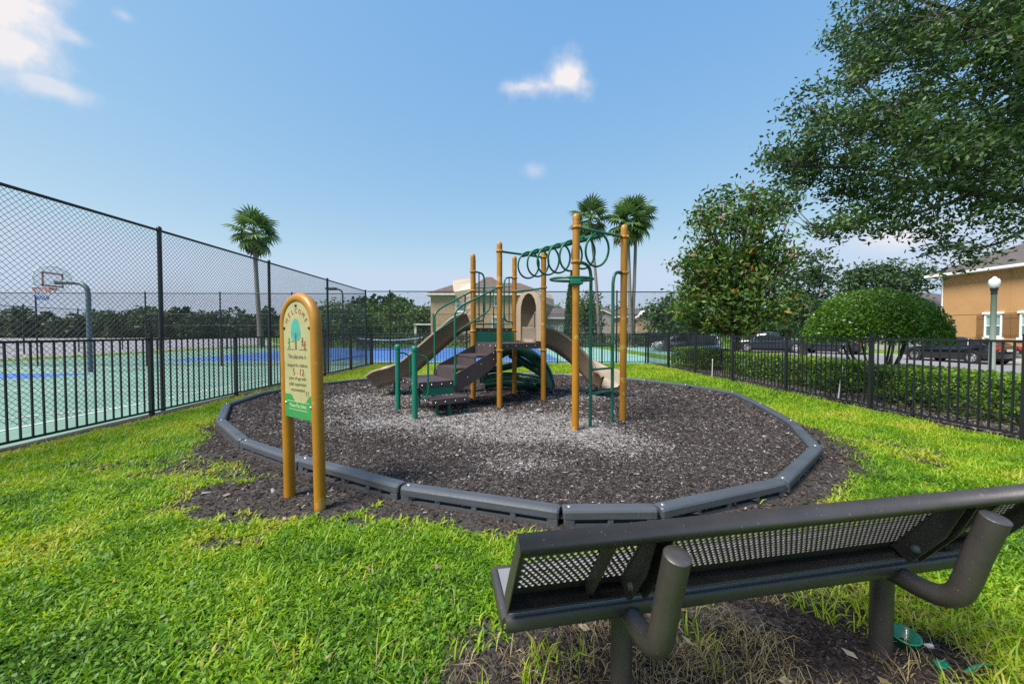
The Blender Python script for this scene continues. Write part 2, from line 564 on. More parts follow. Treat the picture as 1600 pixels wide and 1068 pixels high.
def bez(pts, n=6):
    """Catmull-Rom through the points"""
    p = [Vector(q) for q in pts]
    out = []
    for i in range(len(p) - 1):
        p0, p1, p2, p3 = p[max(i - 1, 0)], p[i], p[i + 1], p[min(i + 2, len(p) - 1)]
        for k in range(n):
            t = k / n
            out.append(0.5 * ((2 * p1) + (p2 - p0) * t + (2 * p0 - 5 * p1 + 4 * p2 - p3) * t * t + (3 * p1 - p0 - 3 * p2 + p3) * t ** 3))
    out.append(p[-1])
    return out

# ------------------------------------------------------------------ the ground
def terrain(x, y):
    x, y = np.asarray(x, float), np.asarray(y, float)
    h = np.zeros(np.broadcast(x, y).shape)
    h = np.where(x > 8.2, -0.44 * sstep(8.2, 13.5, x), h)
    low = np.maximum(sstep(-5.66, -5.80, x), np.where(x < 8.4, sstep(16.05, 16.2, y), 0))
    return np.where(x < 8.4, np.minimum(h, -0.135 * low), h)


def ground_material(name, c1, c2, c3, scale=1.2):
    m, n, l, p = nodes_of(name)
    tc = n.new('ShaderNodeTexCoord')
    nz = n.new('ShaderNodeTexNoise'); nz.inputs['Scale'].default_value = scale; nz.inputs['Detail'].default_value = 8
    n2 = n.new('ShaderNodeTexNoise'); n2.inputs['Scale'].default_value = scale * 40; n2.inputs['Detail'].default_value = 4
    l.new(tc.outputs['Object'], nz.inputs['Vector']); l.new(tc.outputs['Object'], n2.inputs['Vector'])
    ad = n.new('ShaderNodeMath'); ad.operation = 'MULTIPLY_ADD'
    l.new(n2.outputs['Fac'], ad.inputs[0]); ad.inputs[1].default_value = 0.9; ad.inputs[2].default_value = -0.45
    a2 = n.new('ShaderNodeMath'); a2.operation = 'ADD'
    l.new(nz.outputs['Fac'], a2.inputs[0]); l.new(ad.outputs[0], a2.inputs[1])
    cr = n.new('ShaderNodeValToRGB'); e = cr.color_ramp.elements
    e.new(0.5)
    for i, (q, c) in enumerate(((0.32, c1), (0.5, c2), (0.68, c3))):
        e[i].position = q; e[i].color = (*c, 1)
    l.new(a2.outputs[0], cr.inputs['Fac'])
    l.new(cr.outputs['Color'], p.inputs['Base Color'])
    bp = n.new('ShaderNodeBump'); bp.inputs['Strength'].default_value = 0.6; bp.inputs['Distance'].default_value = 0.03
    l.new(n2.outputs['Fac'], bp.inputs['Height']); l.new(bp.outputs['Normal'], p.inputs['Normal'])
    setp(p, Roughness=0.95, **{'Specular IOR Level': 0.15})
    return m


M['turf'] = ground_material('turf', (0.045, 0.11, 0.012), (0.10, 0.21, 0.014), (0.17, 0.29, 0.02), 0.7)
M['dirt'] = ground_material('dark_soil', (0.022, 0.018, 0.016), (0.045, 0.037, 0.032), (0.085, 0.07, 0.056), 2.5)


def grid_mesh(name, xs, ys, zf, mats):
    X, Y = np.meshgrid(xs, ys, indexing='ij')
    Z = zf(X, Y)
    v = np.stack([X, Y, Z], -1).reshape(-1, 3)
    nx, ny = len(xs), len(ys)
    i = (np.arange(nx - 1)[:, None] * ny + np.arange(ny - 1)[None, :]).ravel()
    loops = np.stack([i, i + ny, i + ny + 1, i + 1], 1).ravel()
    return np_mesh(name, v, loops, np.arange(len(i)) * 4, mats, None, True)


xs = np.array([-900, -300, -120, -60, -31, -24.4, -15, -8, -6, -5.80, -5.73, -5.66, -5, -2.5, 0, 2.5, 5, 6.4, 8.2, 8.8, 9.6, 10.4, 11.2, 12, 12.8, 13.5, 15, 20, 30, 45, 80, 300, 900])
ys = np.array([-200, -40, -8, 0, 3, 6, 9, 12, 14, 16.04, 16.1, 16.15, 16.2, 20, 30, 40, 60, 100, 300, 1200])
tag(link('ground', grid_mesh('ground', xs, ys, terrain, M['turf'])), kind='structure')

# ---- outline of the mulch pit (centre line of the border timbers)
RING = [(0.39, 2.60), (1.05, 2.60), (2.25, 3.05), (3.28, 3.94), (3.90, 5.09), (4.29, 6.29), (4.62, 7.58), (4.22, 8.72), (3.62, 9.65),
        (2.78, 10.5), (1.72, 11.1), (0.55, 11.42), (-0.66, 11.4), (-1.8, 11.0), (-2.9, 10.5), (-3.87, 9.8), (-4.58, 8.85), (-4.85, 7.7), (-4.68, 6.55),
        (-3.93, 5.37), (-2.94, 4.37), (-1.93, 3.68), (-0.80, 3.02)]
RINGN = np.array(RING)


def ring_dist(x, y):
    """distance to the ring outline, negative inside"""
    best = np.full(x.shape, 1e9)
    ins = np.zeros(x.shape, bool)
    n = len(RING)
    for i in range(n):
        ax, ay = RINGN[i]
        bx, by = RINGN[(i + 1) % n]
        dx, dy = bx - ax, by - ay
        t = np.clip(((x - ax) * dx + (y - ay) * dy) / (dx * dx + dy * dy), 0, 1)
        best = np.minimum(best, np.hypot(x - ax - t * dx, y - ay - t * dy))
        c = ((ay > y) != (by > y)) & (x < (bx - ax) * (y - ay) / (by - ay + 1e-12) + ax)
        ins ^= c
    return np.where(ins, -best, best)


def fence_left_x(y): return -5.73 + 0.0295 * y
def fence_right_x(y): return 6.27 - 0.025 * (y - 4.48)


B_D = Vector((0.9864, 0.1644, 0)).normalized()
B_N = Vector((-B_D.y, B_D.x, 0))
B_O = Vector((0.004, 1.187, 0))


def bareness(x, y):
    """0 full turf .. 1 bare soil"""
    d = ring_dist(x, y)
    n1 = fnoise(x + 20, y + 20, 1.6, 3)
    n2 = fnoise(x + 20, y + 20, 5.0, 9)
    frontish = sstep(6.2, 4.2, y)
    w = 0.05 + frontish * 0.24 * (0.35 + 1.3 * n1) + 0.10 * sstep(2.0, 3.5, x) * frontish
    w = w + 0.22 * sstep(0.9, 0.0, np.hypot((x + 3.4) / 1.0, (y - 4.3) / 0.9))
    bare = 1 - sstep(w * 0.6, w * 1.35 + 0.05, d + (n2 - 0.5) * 0.22)
    # trodden soil round the sign
    e = np.hypot((x + 1.5) / 1.22, (y - 3.17) / 0.58)
    e2 = np.hypot((x + 0.55) / 0.85, (y - 2.82) / 0.16)
    e = np.minimum(e, e2)
    bare = np.maximum(bare, 1 - sstep(0.75, 1.12, e + (n2 - 0.5) * 1.0))
    # patches with thin turf further out
    patch = sstep(0.56, 0.72, n1) * (1 - sstep(1.0, 1.8, np.hypot((x + 2.0) / 1.3, (y - 3.3) / 1.0)))
    bare = np.maximum(bare, patch * 0.9)
    # thin, matted spots scattered through the rest of the lawn
    n3 = fnoise(x + 25, y + 45, 2.6, 13)
    bare = np.maximum(bare, 0.62 * sstep(0.60, 0.76, n3) * sstep(7.5, 5.0, y))
    # under and behind the bench
    s = (x - B_O.x) * B_D.x + (y - B_O.y) * B_D.y
    q = (x - B_O.x) * B_N.x + (y - B_O.y) * B_N.y
    e = np.hypot((s - 0.85) / 1.12, (q - 0.14) / 0.56)
    bare = np.maximum(bare, 1 - sstep(0.72, 1.1, e + (n2 - 0.5) * 0.75))
    # worn strips along the fences
    bare = np.maximum(bare, 1 - sstep(0.02, 0.20, (x - fence_left_x(y)) - 0.12 * n1 + (n2 - .5) * 0.2))
    bare = np.maximum(bare, 1 - sstep(0.0, 0.14, fence_right_x(y) - x + (n2 - .5) * 0.15))
    return np.clip(bare, 0, 1)


# ---- lawn soil inside the fences, with the worn places
m, n, l, p = nodes_of('lawn_soil')
a = n.new('ShaderNodeAttribute'); a.attribute_name = 'bare'
tc = n.new('ShaderNodeTexCoord')
nz = n.new('ShaderNodeTexNoise'); nz.inputs['Scale'].default_value = 55; nz.inputs['Detail'].default_value = 6
nb = n.new('ShaderNodeTexNoise'); nb.inputs['Scale'].default_value = 3.0; nb.inputs['Detail'].default_value = 6
l.new(tc.outputs['Object'], nz.inputs['Vector']); l.new(tc.outputs['Object'], nb.inputs['Vector'])
c1 = n.new('ShaderNodeValToRGB'); c2 = n.new('ShaderNodeValToRGB')
for cr, (q, w) in ((c1, ((0.020, 0.017, 0.0155), (0.088, 0.074, 0.064))), (c2, ((0.030, 0.062, 0.009), (0.10, 0.20, 0.015)))):
    cr.color_ramp.elements[0].position = 0.33; cr.color_ramp.elements[1].position = 0.7
    cr.color_ramp.elements[0].color = (*q, 1); cr.color_ramp.elements[1].color = (*w, 1)
l.new(nz.outputs['Fac'], c1.inputs['Fac']); l.new(nz.outputs['Fac'], c2.inputs['Fac'])
mx = n.new('ShaderNodeMix'); mx.data_type = 'RGBA'
l.new(a.outputs['Fac'], mx.inputs[0]); l.new(c2.outputs['Color'], mx.inputs[6]); l.new(c1.outputs['Color'], mx.inputs[7])
l.new(mx.outputs[2], p.inputs['Base Color'])
bp = n.new('ShaderNodeBump'); bp.inputs['Strength'].default_value = 0.7; bp.inputs['Distance'].default_value = 0.02
l.new(nz.outputs['Fac'], bp.inputs['Height']); l.new(bp.outputs['Normal'], p.inputs['Normal'])
setp(p, Roughness=0.95, **{'Specular IOR Level': 0.2})
M['lawnsoil'] = m

lx, ly = np.arange(-5.7, 6.45, 0.08), np.arange(-0.6, 15.6, 0.08)


def lawn_z(x, y):
    return 0.006 + 0.012 * (fnoise(x + 30, y + 30, 1.1, 21) - 0.3)


me = grid_mesh('lawn', lx, ly, lawn_z, M['lawnsoil'])
GX, GY = np.meshgrid(lx, ly, indexing='ij')
at_ = me.attributes.new('bare', 'FLOAT', 'POINT')
at_.data.foreach_set('value', bareness(GX, GY).ravel().astype(np.float32))
tag(link('lawn', me), kind='structure')

# ---- mulch surface in the pit
gx, gy = np.arange(-5.0, 4.9, 0.07), np.arange(2.5, 11.6, 0.07)


def mulch_z(x, y):
    return 0.045 + 0.035 * (fnoise(x + 11, y + 11, 0.9, 31) - 0.4) + 0.012 * (vnoise(x + 9, y + 9, 7.0, 33) - 0.5)


def mulch_pale(x, y):
    n1 = fnoise(x + 40, y + 40, 1.3, 41)
    n2 = fnoise(x + 40, y + 40, 4.0, 45)
    g = lambda cx, cy, rx, ry: np.exp(-(((x - cx) / rx) ** 2 + ((y - cy) / ry) ** 2))
    v = 1.25 * g(0.25, 5.2, 1.0, 0.66) + 0.85 * g(-1.4, 5.5, 0.9, 0.45) + 0.55 * g(-2.2, 7.3, 1.0, 0.8) + 0.8 * g(0.9, 4.85, 0.5, 0.35) + 0.5 * g(1.3, 4.3, .5, .4) + 0.6 * g(1.5, 7.6, 0.8, 0.6) + 0.35 * g(0.2, 3.7, 0.4, 0.3) + 0.35 * g(-0.6, 6.0, 1.3, 0.5)
    return np.clip(1.45 * v * (0.45 + 1.1 * n1) * (0.7 + 0.6 * n2) + 0.10 * n1, 0, 1)


X, Y = np.meshgrid(gx, gy, indexing='ij')
v = np.stack([X, Y, mulch_z(X, Y)], -1).reshape(-1, 3)
ny_ = len(gy)
i = (np.arange(len(gx) - 1)[:, None] * ny_ + np.arange(ny_ - 1)[None, :]).ravel()
ctr = v[i] + np.array([0.035, 0.035, 0])
keep = ring_dist(ctr[:, 0], ctr[:, 1]) < 0.03
i = i[keep]
loops = np.stack([i, i + ny_, i + ny_ + 1, i + 1], 1).ravel()
m, n, l, p = nodes_of('mulch_bed')
a = n.new('ShaderNodeAttribute'); a.attribute_name = 'pale'
tc = n.new('ShaderNodeTexCoord')
nz = n.new('ShaderNodeTexNoise'); nz.inputs['Scale'].default_value = 48; nz.inputs['Detail'].default_value = 7
l.new(tc.outputs['Object'], nz.inputs['Vector'])
c1 = n.new('ShaderNodeValToRGB'); c2 = n.new('ShaderNodeValToRGB')
for cr, (q, w) in ((c1, ((0.020, 0.017, 0.017), (0.095, 0.082, 0.080))), (c2, ((0.17, 0.16, 0.155), (0.36, 0.345, 0.33)))):
    cr.color_ramp.elements[0].position = 0.35; cr.color_ramp.elements[1].position = 0.68
    cr.color_ramp.elements[0].color = (*q, 1); cr.color_ramp.elements[1].color = (*w, 1)
    l.new(nz.outputs['Fac'], cr.inputs['Fac'])
mx = n.new('ShaderNodeMix'); mx.data_type = 'RGBA'
l.new(a.outputs['Fac'], mx.inputs[0]); l.new(c1.outputs['Color'], mx.inputs[6]); l.new(c2.outputs['Color'], mx.inputs[7])
l.new(mx.outputs[2], p.inputs['Base Color'])
bp = n.new('ShaderNodeBump'); bp.inputs['Strength'].default_value = 0.8; bp.inputs['Distance'].default_value = 0.02
l.new(nz.outputs['Fac'], bp.inputs['Height']); l.new(bp.outputs['Normal'], p.inputs['Normal'])
setp(p, Roughness=0.95, **{'Specular IOR Level': 0.15})
me = np_mesh('mulch_bed', v, loops, np.arange(len(i)) * 4, m, None, True)
at_ = me.attributes.new('pale', 'FLOAT', 'POINT')
at_.data.foreach_set('value', mulch_pale(X, Y).ravel().astype(np.float32))
tag(link('mulch_bed', me), kind='structure')


def chips(name, P, L, rnd, mat, lift=0.004):
    """splinters of shredded bark: little tilted three-sided prisms"""
    n = len(P)
    th = rng.uniform(0, 2 * PI, n)
    tilt = rng.normal(0, 0.28, n)
    d = np.stack([np.cos(th) * np.cos(tilt), np.sin(th) * np.cos(tilt), np.sin(tilt)], 1)
    s = np.stack([-np.sin(th), np.cos(th), rng.normal(0, 0.35, n)], 1)
    s = unit(s)
    u = np.cross(d, s)
    u = u * np.sign(u[:, 2:3])
    L = L[:, None]
    w = L * rng.uniform(0.12, 0.30, (n, 1))
    hgt = L * rng.uniform(0.08, 0.2, (n, 1))
    P = P + np.array([0, 0, lift])
    v = np.stack([P - d * L / 2 - s * w, P - d * L / 2 + s * w, P + d * L / 2 + s * w * .7, P + d * L / 2 - s * w * .7,
                  P - d * L / 2.4 + u * hgt, P + d * L / 2.4 + u * hgt], 1).reshape(-1, 3)
    k = np.arange(n)[:, None] * 6
    loops = np.concatenate([k + np.array([[0, 3, 5, 4]]), k + np.array([[2, 1, 4, 5]]), k + np.array([[1, 0, 4]]), k + np.array([[3, 2, 5]])], 1).ravel()
    starts = (np.arange(n)[:, None] * 14 + np.array([[0, 4, 8, 11]])).ravel()
    return np_mesh(name, v, loops, starts, mat, np.repeat(rnd, 4))


N = 520000
px, py = rng.uniform(-4.9, 4.8, N), rng.uniform(2.55, 11.5, N)
dd = ring_dist(px, py)
k = (dd < -0.04) & (rng.random(N) < np.clip((4.9 / py) ** 1.2, 0.28, 1)) & (np.abs(px / py) < 1.45)
px, py = px[k], py[k]
pale = mulch_pale(px, py)
r = rng.beta(1.6, 2.9, len(px)) * 0.78
r = np.where(rng.random(len(px)) < pale * 0.72, rng.uniform(0.66, 1.0, len(px)), r)
r = np.where(rng.random(len(px)) < 0.004, 0.93, r)
Lc = rng.gamma(6, 0.0039, len(px)) * np.clip(py / 4.2, 0.9, 1.9)
tag(link('wood_mulch', chips('wood_mulch', np.stack([px, py, mulch_z(px, py)], 1), Lc, r, M['chip'])), kind='stuff')

# mulch trodden out over the border, and dark crumbs on the bare soil
N = 90000
px, py = rng.uniform(-5.4, 4.6, N), rng.uniform(0.9, 6.5, N)
dd = ring_dist(px, py)
bz = bareness(px, py)
k = (dd > 0.08) & (rng.random(N) < bz * 0.95) & (np.abs(px / py) < 1.45)
px, py = px[k], py[k]
r = rng.beta(1.5, 3.2, len(px)) * 0.8
r = np.where(rng.random(len(px)) < 0.03, 0.9, r)
tag(link('scattered_mulch', chips('scattered_mulch', np.stack([px, py, lawn_z(px, py)], 1), rng.gamma(5, 0.0042, len(px)) * np.clip(py / 3, .6, 1.2), r, M['chip'])), kind='stuff')


N = 26000
s_, q_ = rng.normal(0.95, 0.55, N), rng.normal(0.12, 0.28, N)
px, py = B_O.x + s_ * B_D.x + q_ * B_N.x, B_O.y + s_ * B_D.y + q_ * B_N.y
k = (rng.random(N) < bareness(px, py)) & (fnoise(px + 33, py + 33, 3.5, 95) > .38) & (py > .9)
px, py = px[k], py[k]
tag(link('bench_mulch', chips('bench_mulch', np.stack([px, py, lawn_z(px, py)], 1), rng.gamma(4, 0.0032, len(px)), rng.beta(1.2, 4.5, len(px)) * .8, M['chip'])), kind='stuff')


# ---- turf leaves
def blades(name, P, L, W, rnd, mat, lean=0.9, two=True, flatten=0.0):
    n = len(P)
    th = rng.uniform(0, 2 * PI, n)
    ln = np.clip(rng.normal(lean, 0.28, n), 0.1, 1.45)
    h = np.stack([np.cos(th), np.sin(th), np.zeros(n)], 1)
    tw = th + PI / 2 + rng.normal(0, 0.5, n)
    s = np.stack([np.cos(tw), np.sin(tw), rng.normal(0, 0.15, n)], 1)
    z = np.array([0, 0, 1.0])[None]
    d1 = h * np.sin(ln * 0.6)[:, None] + z * np.cos(ln * 0.6)[:, None]
    d2 = h * np.sin(ln * 1.25)[:, None] + z * np.cos(ln * 1.25)[:, None]
    L, W = L[:, None], W[:, None]
    m_ = P + d1 * L * 0.5
    t = m_ + d2 * L * 0.55
    if two:
        v = np.stack([P - s * W * .4, P + s * W * .4, m_ + s * W * .5, m_ - s * W * .5, t], 1).reshape(-1, 3)
        k = np.arange(n)[:, None] * 5
        loops = np.concatenate([k + np.array([[0, 1, 2, 3]]), k + np.array([[3, 2, 4]])], 1).ravel()
        starts = (np.arange(n)[:, None] * 7 + np.array([[0, 4]])).ravel()
        return np_mesh(name, v, loops, starts, mat, np.repeat(rnd, 2))
    v = np.stack([P - s * W * .5, P + s * W * .5, t], 1).reshape(-1, 3)
    return np_mesh(name, v, np.arange(3 * n), np.arange(n) * 3, mat, rnd)


def lawn_points(N, y0, y1, xlim=1.42):
    py = np.sqrt(rng.uniform(y0 ** 2, y1 ** 2, N))
    px = rng.uniform(-xlim, xlim, N) * py
    k = (px > fence_left_x(py) + 0.02) & (px < fence_right_x(py) - 0.0)
    px, py = px[k], py[k]
    dd = ring_dist(px, py)
    bz = bareness(px, py)
    clump = fnoise(px + 50, py + 50, 6.0, 51)
    k = (dd > 0.07) & (rng.random(len(px)) > bz * 1.02) & (rng.random(len(px)) < 0.45 + 0.9 * clump)
    return px[k], py[k], bz[k]


def tone(px, py, bz):
    big = fnoise(px + 60, py + 60, 0.9, 61)
    mid = fnoise(px + 60, py + 60, 4.5, 65)
    t = 0.52 + 0.95 * (big - 0.5) + 0.85 * (mid - 0.5) + rng.normal(0, 0.19, len(px)) + 0.30 * np.clip(bz, 0, 1)
    t = t + 0.10 * sstep(2.6, 4.6, py) * sstep(-0.5, -2.0, px) + 0.12 * sstep(4.5, 9, py) - 0.10 * sstep(2.8, 1.4, py) * sstep(0.6, -0.6, px)
    return np.clip(t, 0.0, 0.955)


px, py, bz = lawn_points(260000, 1.15, 3.4)
Lb = rng.gamma(7, 0.0056, len(px)) * (0.55 + 0.9 * fnoise(px + 5, py + 5, 3.0, 71))
tag(link('grass', blades('grass', np.stack([px, py, lawn_z(px, py)], 1), Lb, rng.uniform(0.0055, 0.0115, len(px)), tone(px, py, bz), M['grass'], 1.16)), kind='stuff')
px, py, bz = lawn_points(300000, 3.4, 7.0)
tag(link('grass', blades('grass', np.stack([px, py, lawn_z(px, py)], 1), rng.gamma(7, 0.0064, len(px)), rng.uniform(0.009, 0.016, len(px)), tone(px, py, bz), M['grass'], 1.1, False)), kind='stuff')
px, py, bz = lawn_points(330000, 7.0, 15.7, 0.95)
tag(link('grass', blades('grass', np.stack([px, py, lawn_z(px, py)], 1), rng.gamma(7, 0.009, len(px)), rng.uniform(0.014, 0.026, len(px)), tone(px, py, bz), M['grass'], 1.0, False)), kind='stuff')

# broad-leaved weeds in the turf by the camera
px, py, bz = lawn_points(15000, 1.15, 2.6)
k = (fnoise(px + 70, py + 70, 1.6, 75) > 0.40 + 0.28 * sstep(1.4, 2.5, py)) & (px < 0.7)
px, py = px[k], py[k]
P = np.stack([px, py, lawn_z(px, py) + rng.uniform(0.02, 0.055, len(px))], 1)
tag(link('weeds', leaf_mesh('weeds', P, 0.023, M['weed'], rng.beta(2, 2, len(px)), 0.62, flat=0.55)), kind='stuff')

# dry stalks, sparse yellowing tufts and dead leaves on the bare soil by the bench
N = 5200
s, q = rng.normal(0.95, 0.62, N), rng.normal(0.16, 0.26, N)
px, py = B_O.x + s * B_D.x + q * B_N.x, B_O.y + s * B_D.y + q * B_N.y
k = (fnoise(px + 80, py + 80, 3.0, 81) > 0.40) & (py > 0.95)
px, py = px[k], py[k]
tag(link('dry_grass_litter', blades('dry_grass_litter', np.stack([px, py, lawn_z(px, py) + 0.006], 1), rng.gamma(4, 0.02, len(px)), rng.uniform(0.0015, 0.004, len(px)), rng.random(len(px)), M['straw'], 1.42)), kind='stuff')
N = 5200
s, q = rng.uniform(-0.4, 2.3, N), rng.normal(-0.02, 0.34, N)
px, py = B_O.x + s * B_D.x + q * B_N.x, B_O.y + s * B_D.y + q * B_N.y
cl = fnoise(px + 90, py + 90, 4.0, 91)
k = (cl + 0.25 * sstep(1.2, 1.9, s) + 0.12 * (q < -.1) > 0.62) & (py > 0.9)
px, py = px[k], py[k]
tag(link('yellowing_tufts', blades('yellowing_tufts', np.stack([px, py, lawn_z(px, py)], 1), rng.gamma(6, 0.013, len(px)), rng.uniform(0.004, 0.0085, len(px)), np.clip(rng.normal(0.80, 0.10, len(px)), 0.4, 0.99), M['grass'], 0.8)), kind='stuff')
N = 900
px, py = rng.uniform(-5.0, 4.5, N), rng.uniform(1.2, 6.8, N)
bz, dd = bareness(px, py), ring_dist(px, py)
k = (rng.random(N) < 0.06 + 0.55 * bz * (dd > 0))
px, py, dd = px[k], py[k], dd[k]
P = np.stack([px, py, np.where(dd < 0, mulch_z(px, py), lawn_z(px, py)) + 0.022], 1)
tag(link('fallen_leaves', leaf_mesh('fallen_leaves', P, 0.052, M['deadleaf'], rng.random(len(px)), 0.5, flat=0.9)), kind='stuff')

# turf beyond the right-hand fence and the soil strip the hedge grows in
def sheet(name, pts, mat, kind='structure', thick=None):
    b = MB()
    b.add(pts, [tuple(range(len(pts)))])
    return tag(b.build(name, mat), kind=kind)


sheet('hedge_bed', [(6.2, -2, 0.010), (8.15, -2, 0.010), (8.15, 14.6, 0.010), (5.95, 14.6, 0.010)], M['dirt'])
N = 60000
px, py = rng.uniform(6.25, 8.1, N), rng.uniform(3.0, 14.5, N)
k = (px > fence_right_x(py) + .03) & (rng.random(N) < (5 / py))
px, py = px[k], py[k]
tag(link('bed_litter', chips('bed_litter', np.stack([px, py, np.full(len(px), 0.012)], 1), rng.gamma(4, 0.011, len(px)), rng.beta(1.8, 2.2, len(px)), M['chip'])), kind='stuff')

# ---- courts, pavement, road
CZ = -0.12
sheet('sports_court', [(-24.4, -6, CZ), (-5.78, -6, CZ), (-5.78, 16.28, CZ), (14.5, 16.28, CZ), (14.5, 36, CZ), (-24.4, 36, CZ)], M['courtgreen'])
cz = CZ + 0.004
sheet('court_mint_surface', [(2.9, 16.35, cz), (14.4, 16.35, cz), (14.4, 35.9, cz), (2.9, 35.9, cz)], M['courtmint'])
sheet('tennis_court', [(-17.3, 19.2, cz), (2.75, 19.2, cz), (2.75, 35.5, cz), (-17.3, 35.5, cz)], M['courtblue'])
sheet('basketball_key', [(-24.3, 12.0, cz), (-14.9, 12.05, cz), (-14.1, 13.7, cz), (-24.3, 13.7, cz)], M['courtblue'])


def stripe(p, q, w=0.05, z=CZ + 0.008):
    p, q = Vector(p), Vector(q)
    s = Vector((-(q - p).y, (q - p).x)).normalized() * w / 2
    return [(p.x - s.x, p.y - s.y, z), (q.x - s.x, q.y - s.y, z), (q.x + s.x, q.y + s.y, z), (p.x + s.x, p.y + s.y, z)]


b = MB()
for (p, q) in (((-24.2, 11.96), (-14.9, 12.01)), ((-24.2, 13.74), (-14.1, 13.74)), ((-24.2, 9.6), (-6.4, 9.6)), ((-7.3, 2), (-7.3, 15.7)), ((-24.2, 15.75), (-7.3, 15.75)),
               ((-12.2, 3.0), (-7.35, 7.4)), ((-17.3, 19.16), (2.75, 19.16)), ((-16.2, 20.2), (1.6, 20.2)), ((-16.2, 33), (1.6, 33)), ((-16.2, 20.23), (-16.2, 32.97)), ((1.6, 20.23), (1.6, 32.97)), ((3.4, 17.4), (13.6, 17.4))):
    b.add(stripe(p, q), [(0, 1, 2, 3)])
tag(b.build('court_markings', M['white']), kind='structure')
sheet('parking_pavement', [(-140, -4, -0.125), (-25.2, -4, -0.125), (-25.2, 44, -0.125), (-60, 95, -0.125), (-140, 95, -0.125)], M['pavement'])
N = 3500
px, py = rng.uniform(-25.2, -24.45, N), rng.uniform(14, 40, N)
tag(link('grass_verge', blades('grass_verge', np.stack([px, py, np.full(N, -0.13)], 1), rng.gamma(5, 0.03, N), rng.uniform(0.03, 0.07, N), rng.uniform(0.5, 0.99, N), M['grass'], 0.7, False)), kind='stuff')

RZ = -0.43
sheet('road', [(17.6, -30, RZ), (28.4, -30, RZ), (28.4, 36, RZ), (24, 52, RZ), (4, 62, RZ), (4, 52, RZ), (15, 45, RZ), (17.6, 38, RZ)], M['asphalt'])
b = MB()
b.box((28.55, 3, RZ + 0.06), (0.26, 66, 0.12))
b.box((17.45, 4, RZ + 0.06), (0.26, 68, 0.12))
tag(b.build('kerb', M['kerb']), kind='structure')
sheet('sidewalk', [(29.6, -30, RZ + .006), (30.9, -30, RZ + .006), (30.9, 25, RZ + .006), (29.6, 25, RZ + .006)], M['kerb'])

# ------------------------------------------------------------------ border timbers round the pit
border = empty('playground_border', (0, 6, 0), 'ring of dark grey plastic border timbers round the mulch pit', 'border')
for i in range(len(RING)):
    A, B = Vector((*RING[i], 0)), Vector((*RING[(i + 1) % len(RING)], 0))
    d = (B - A)
    Ln = d.length
    d.normalize()
    out = Vector((d.y, -d.x, 0))
    if out.dot(A - Vector((0, 7, 0))) < 0:
        out = -out
    cx = (A + B) / 2
    z0 = rng.normal(0, 0.004)
    b = MB()
    e = Ln - 0.016
    # rounded cap running along the piece
    prof = [(-.058, .055), (-.058, .100), (-.050, .114), (-.034, .122), (.034, .122), (.050, .114), (.058, .100), (.058, .055)]
    st = [-e / 2, -e / 2 + 0.012, -e / 2 + 0.05, 0, e / 2 - 0.05, e / 2 - 0.012, e / 2]
    sc_ = [0.80, 0.95, 1, 1, 1, 0.95, 0.80]
    vs, fs = [], []
    for x, k in zip(st, sc_):
        for (a, h) in prof:
            vs.append(cx + d * x + out * (a * k) + Vector((0, 0, 0.055 + (h - 0.055) * (0.5 + .5 * k) + z0)))
    m = len(prof)
    for q in range(len(st) - 1):
        for k in range(m):
            k2 = (k + 1) % m
            fs.append((q * m + k, q * m + k2, (q + 1) * m + k2, (q + 1) * m + k))
    fs += [tuple(range(m)), tuple(range((len(st) - 1) * m, len(st) * m))[::-1]]
    b.add(vs, fs, False)
    # inner wall set back, foot rail and ribs: the pockets of the outer face
    inner = cx - out * 0.018
    b.box(inner + Vector((0, 0, 0.0)), (e - 0.02, 0.06, 0.112), d, out)
    nr = 3 if Ln < 0.9 else 5
    for k in range(nr):
        f = -0.5 + k / (nr - 1)
        wr = 0.075 if k in (0, nr - 1) else 0.045
        x = f * (e - wr - 0.01)
        b.cbox(cx + d * x + out * 0.031 + Vector((0, 0, 0.001)), (wr, 0.046, 0.111), d, out, b=0.008)
    b.box(cx + out * 0.028 + Vector((0, 0, -0.008)), (e - 0.03, 0.046, 0.064), d, out)
    t = b.build('border_timber', M['timber'], border)
    sb = MB()
    sb.lathe(A + d * 0.055 + Vector((0, 0, 0.1215 + z0)), [(0.0, .005), (.012, .005), (.0165, .002), (.0165, -.01)], 10)
    sb.build('stake', M['bolt'], t)

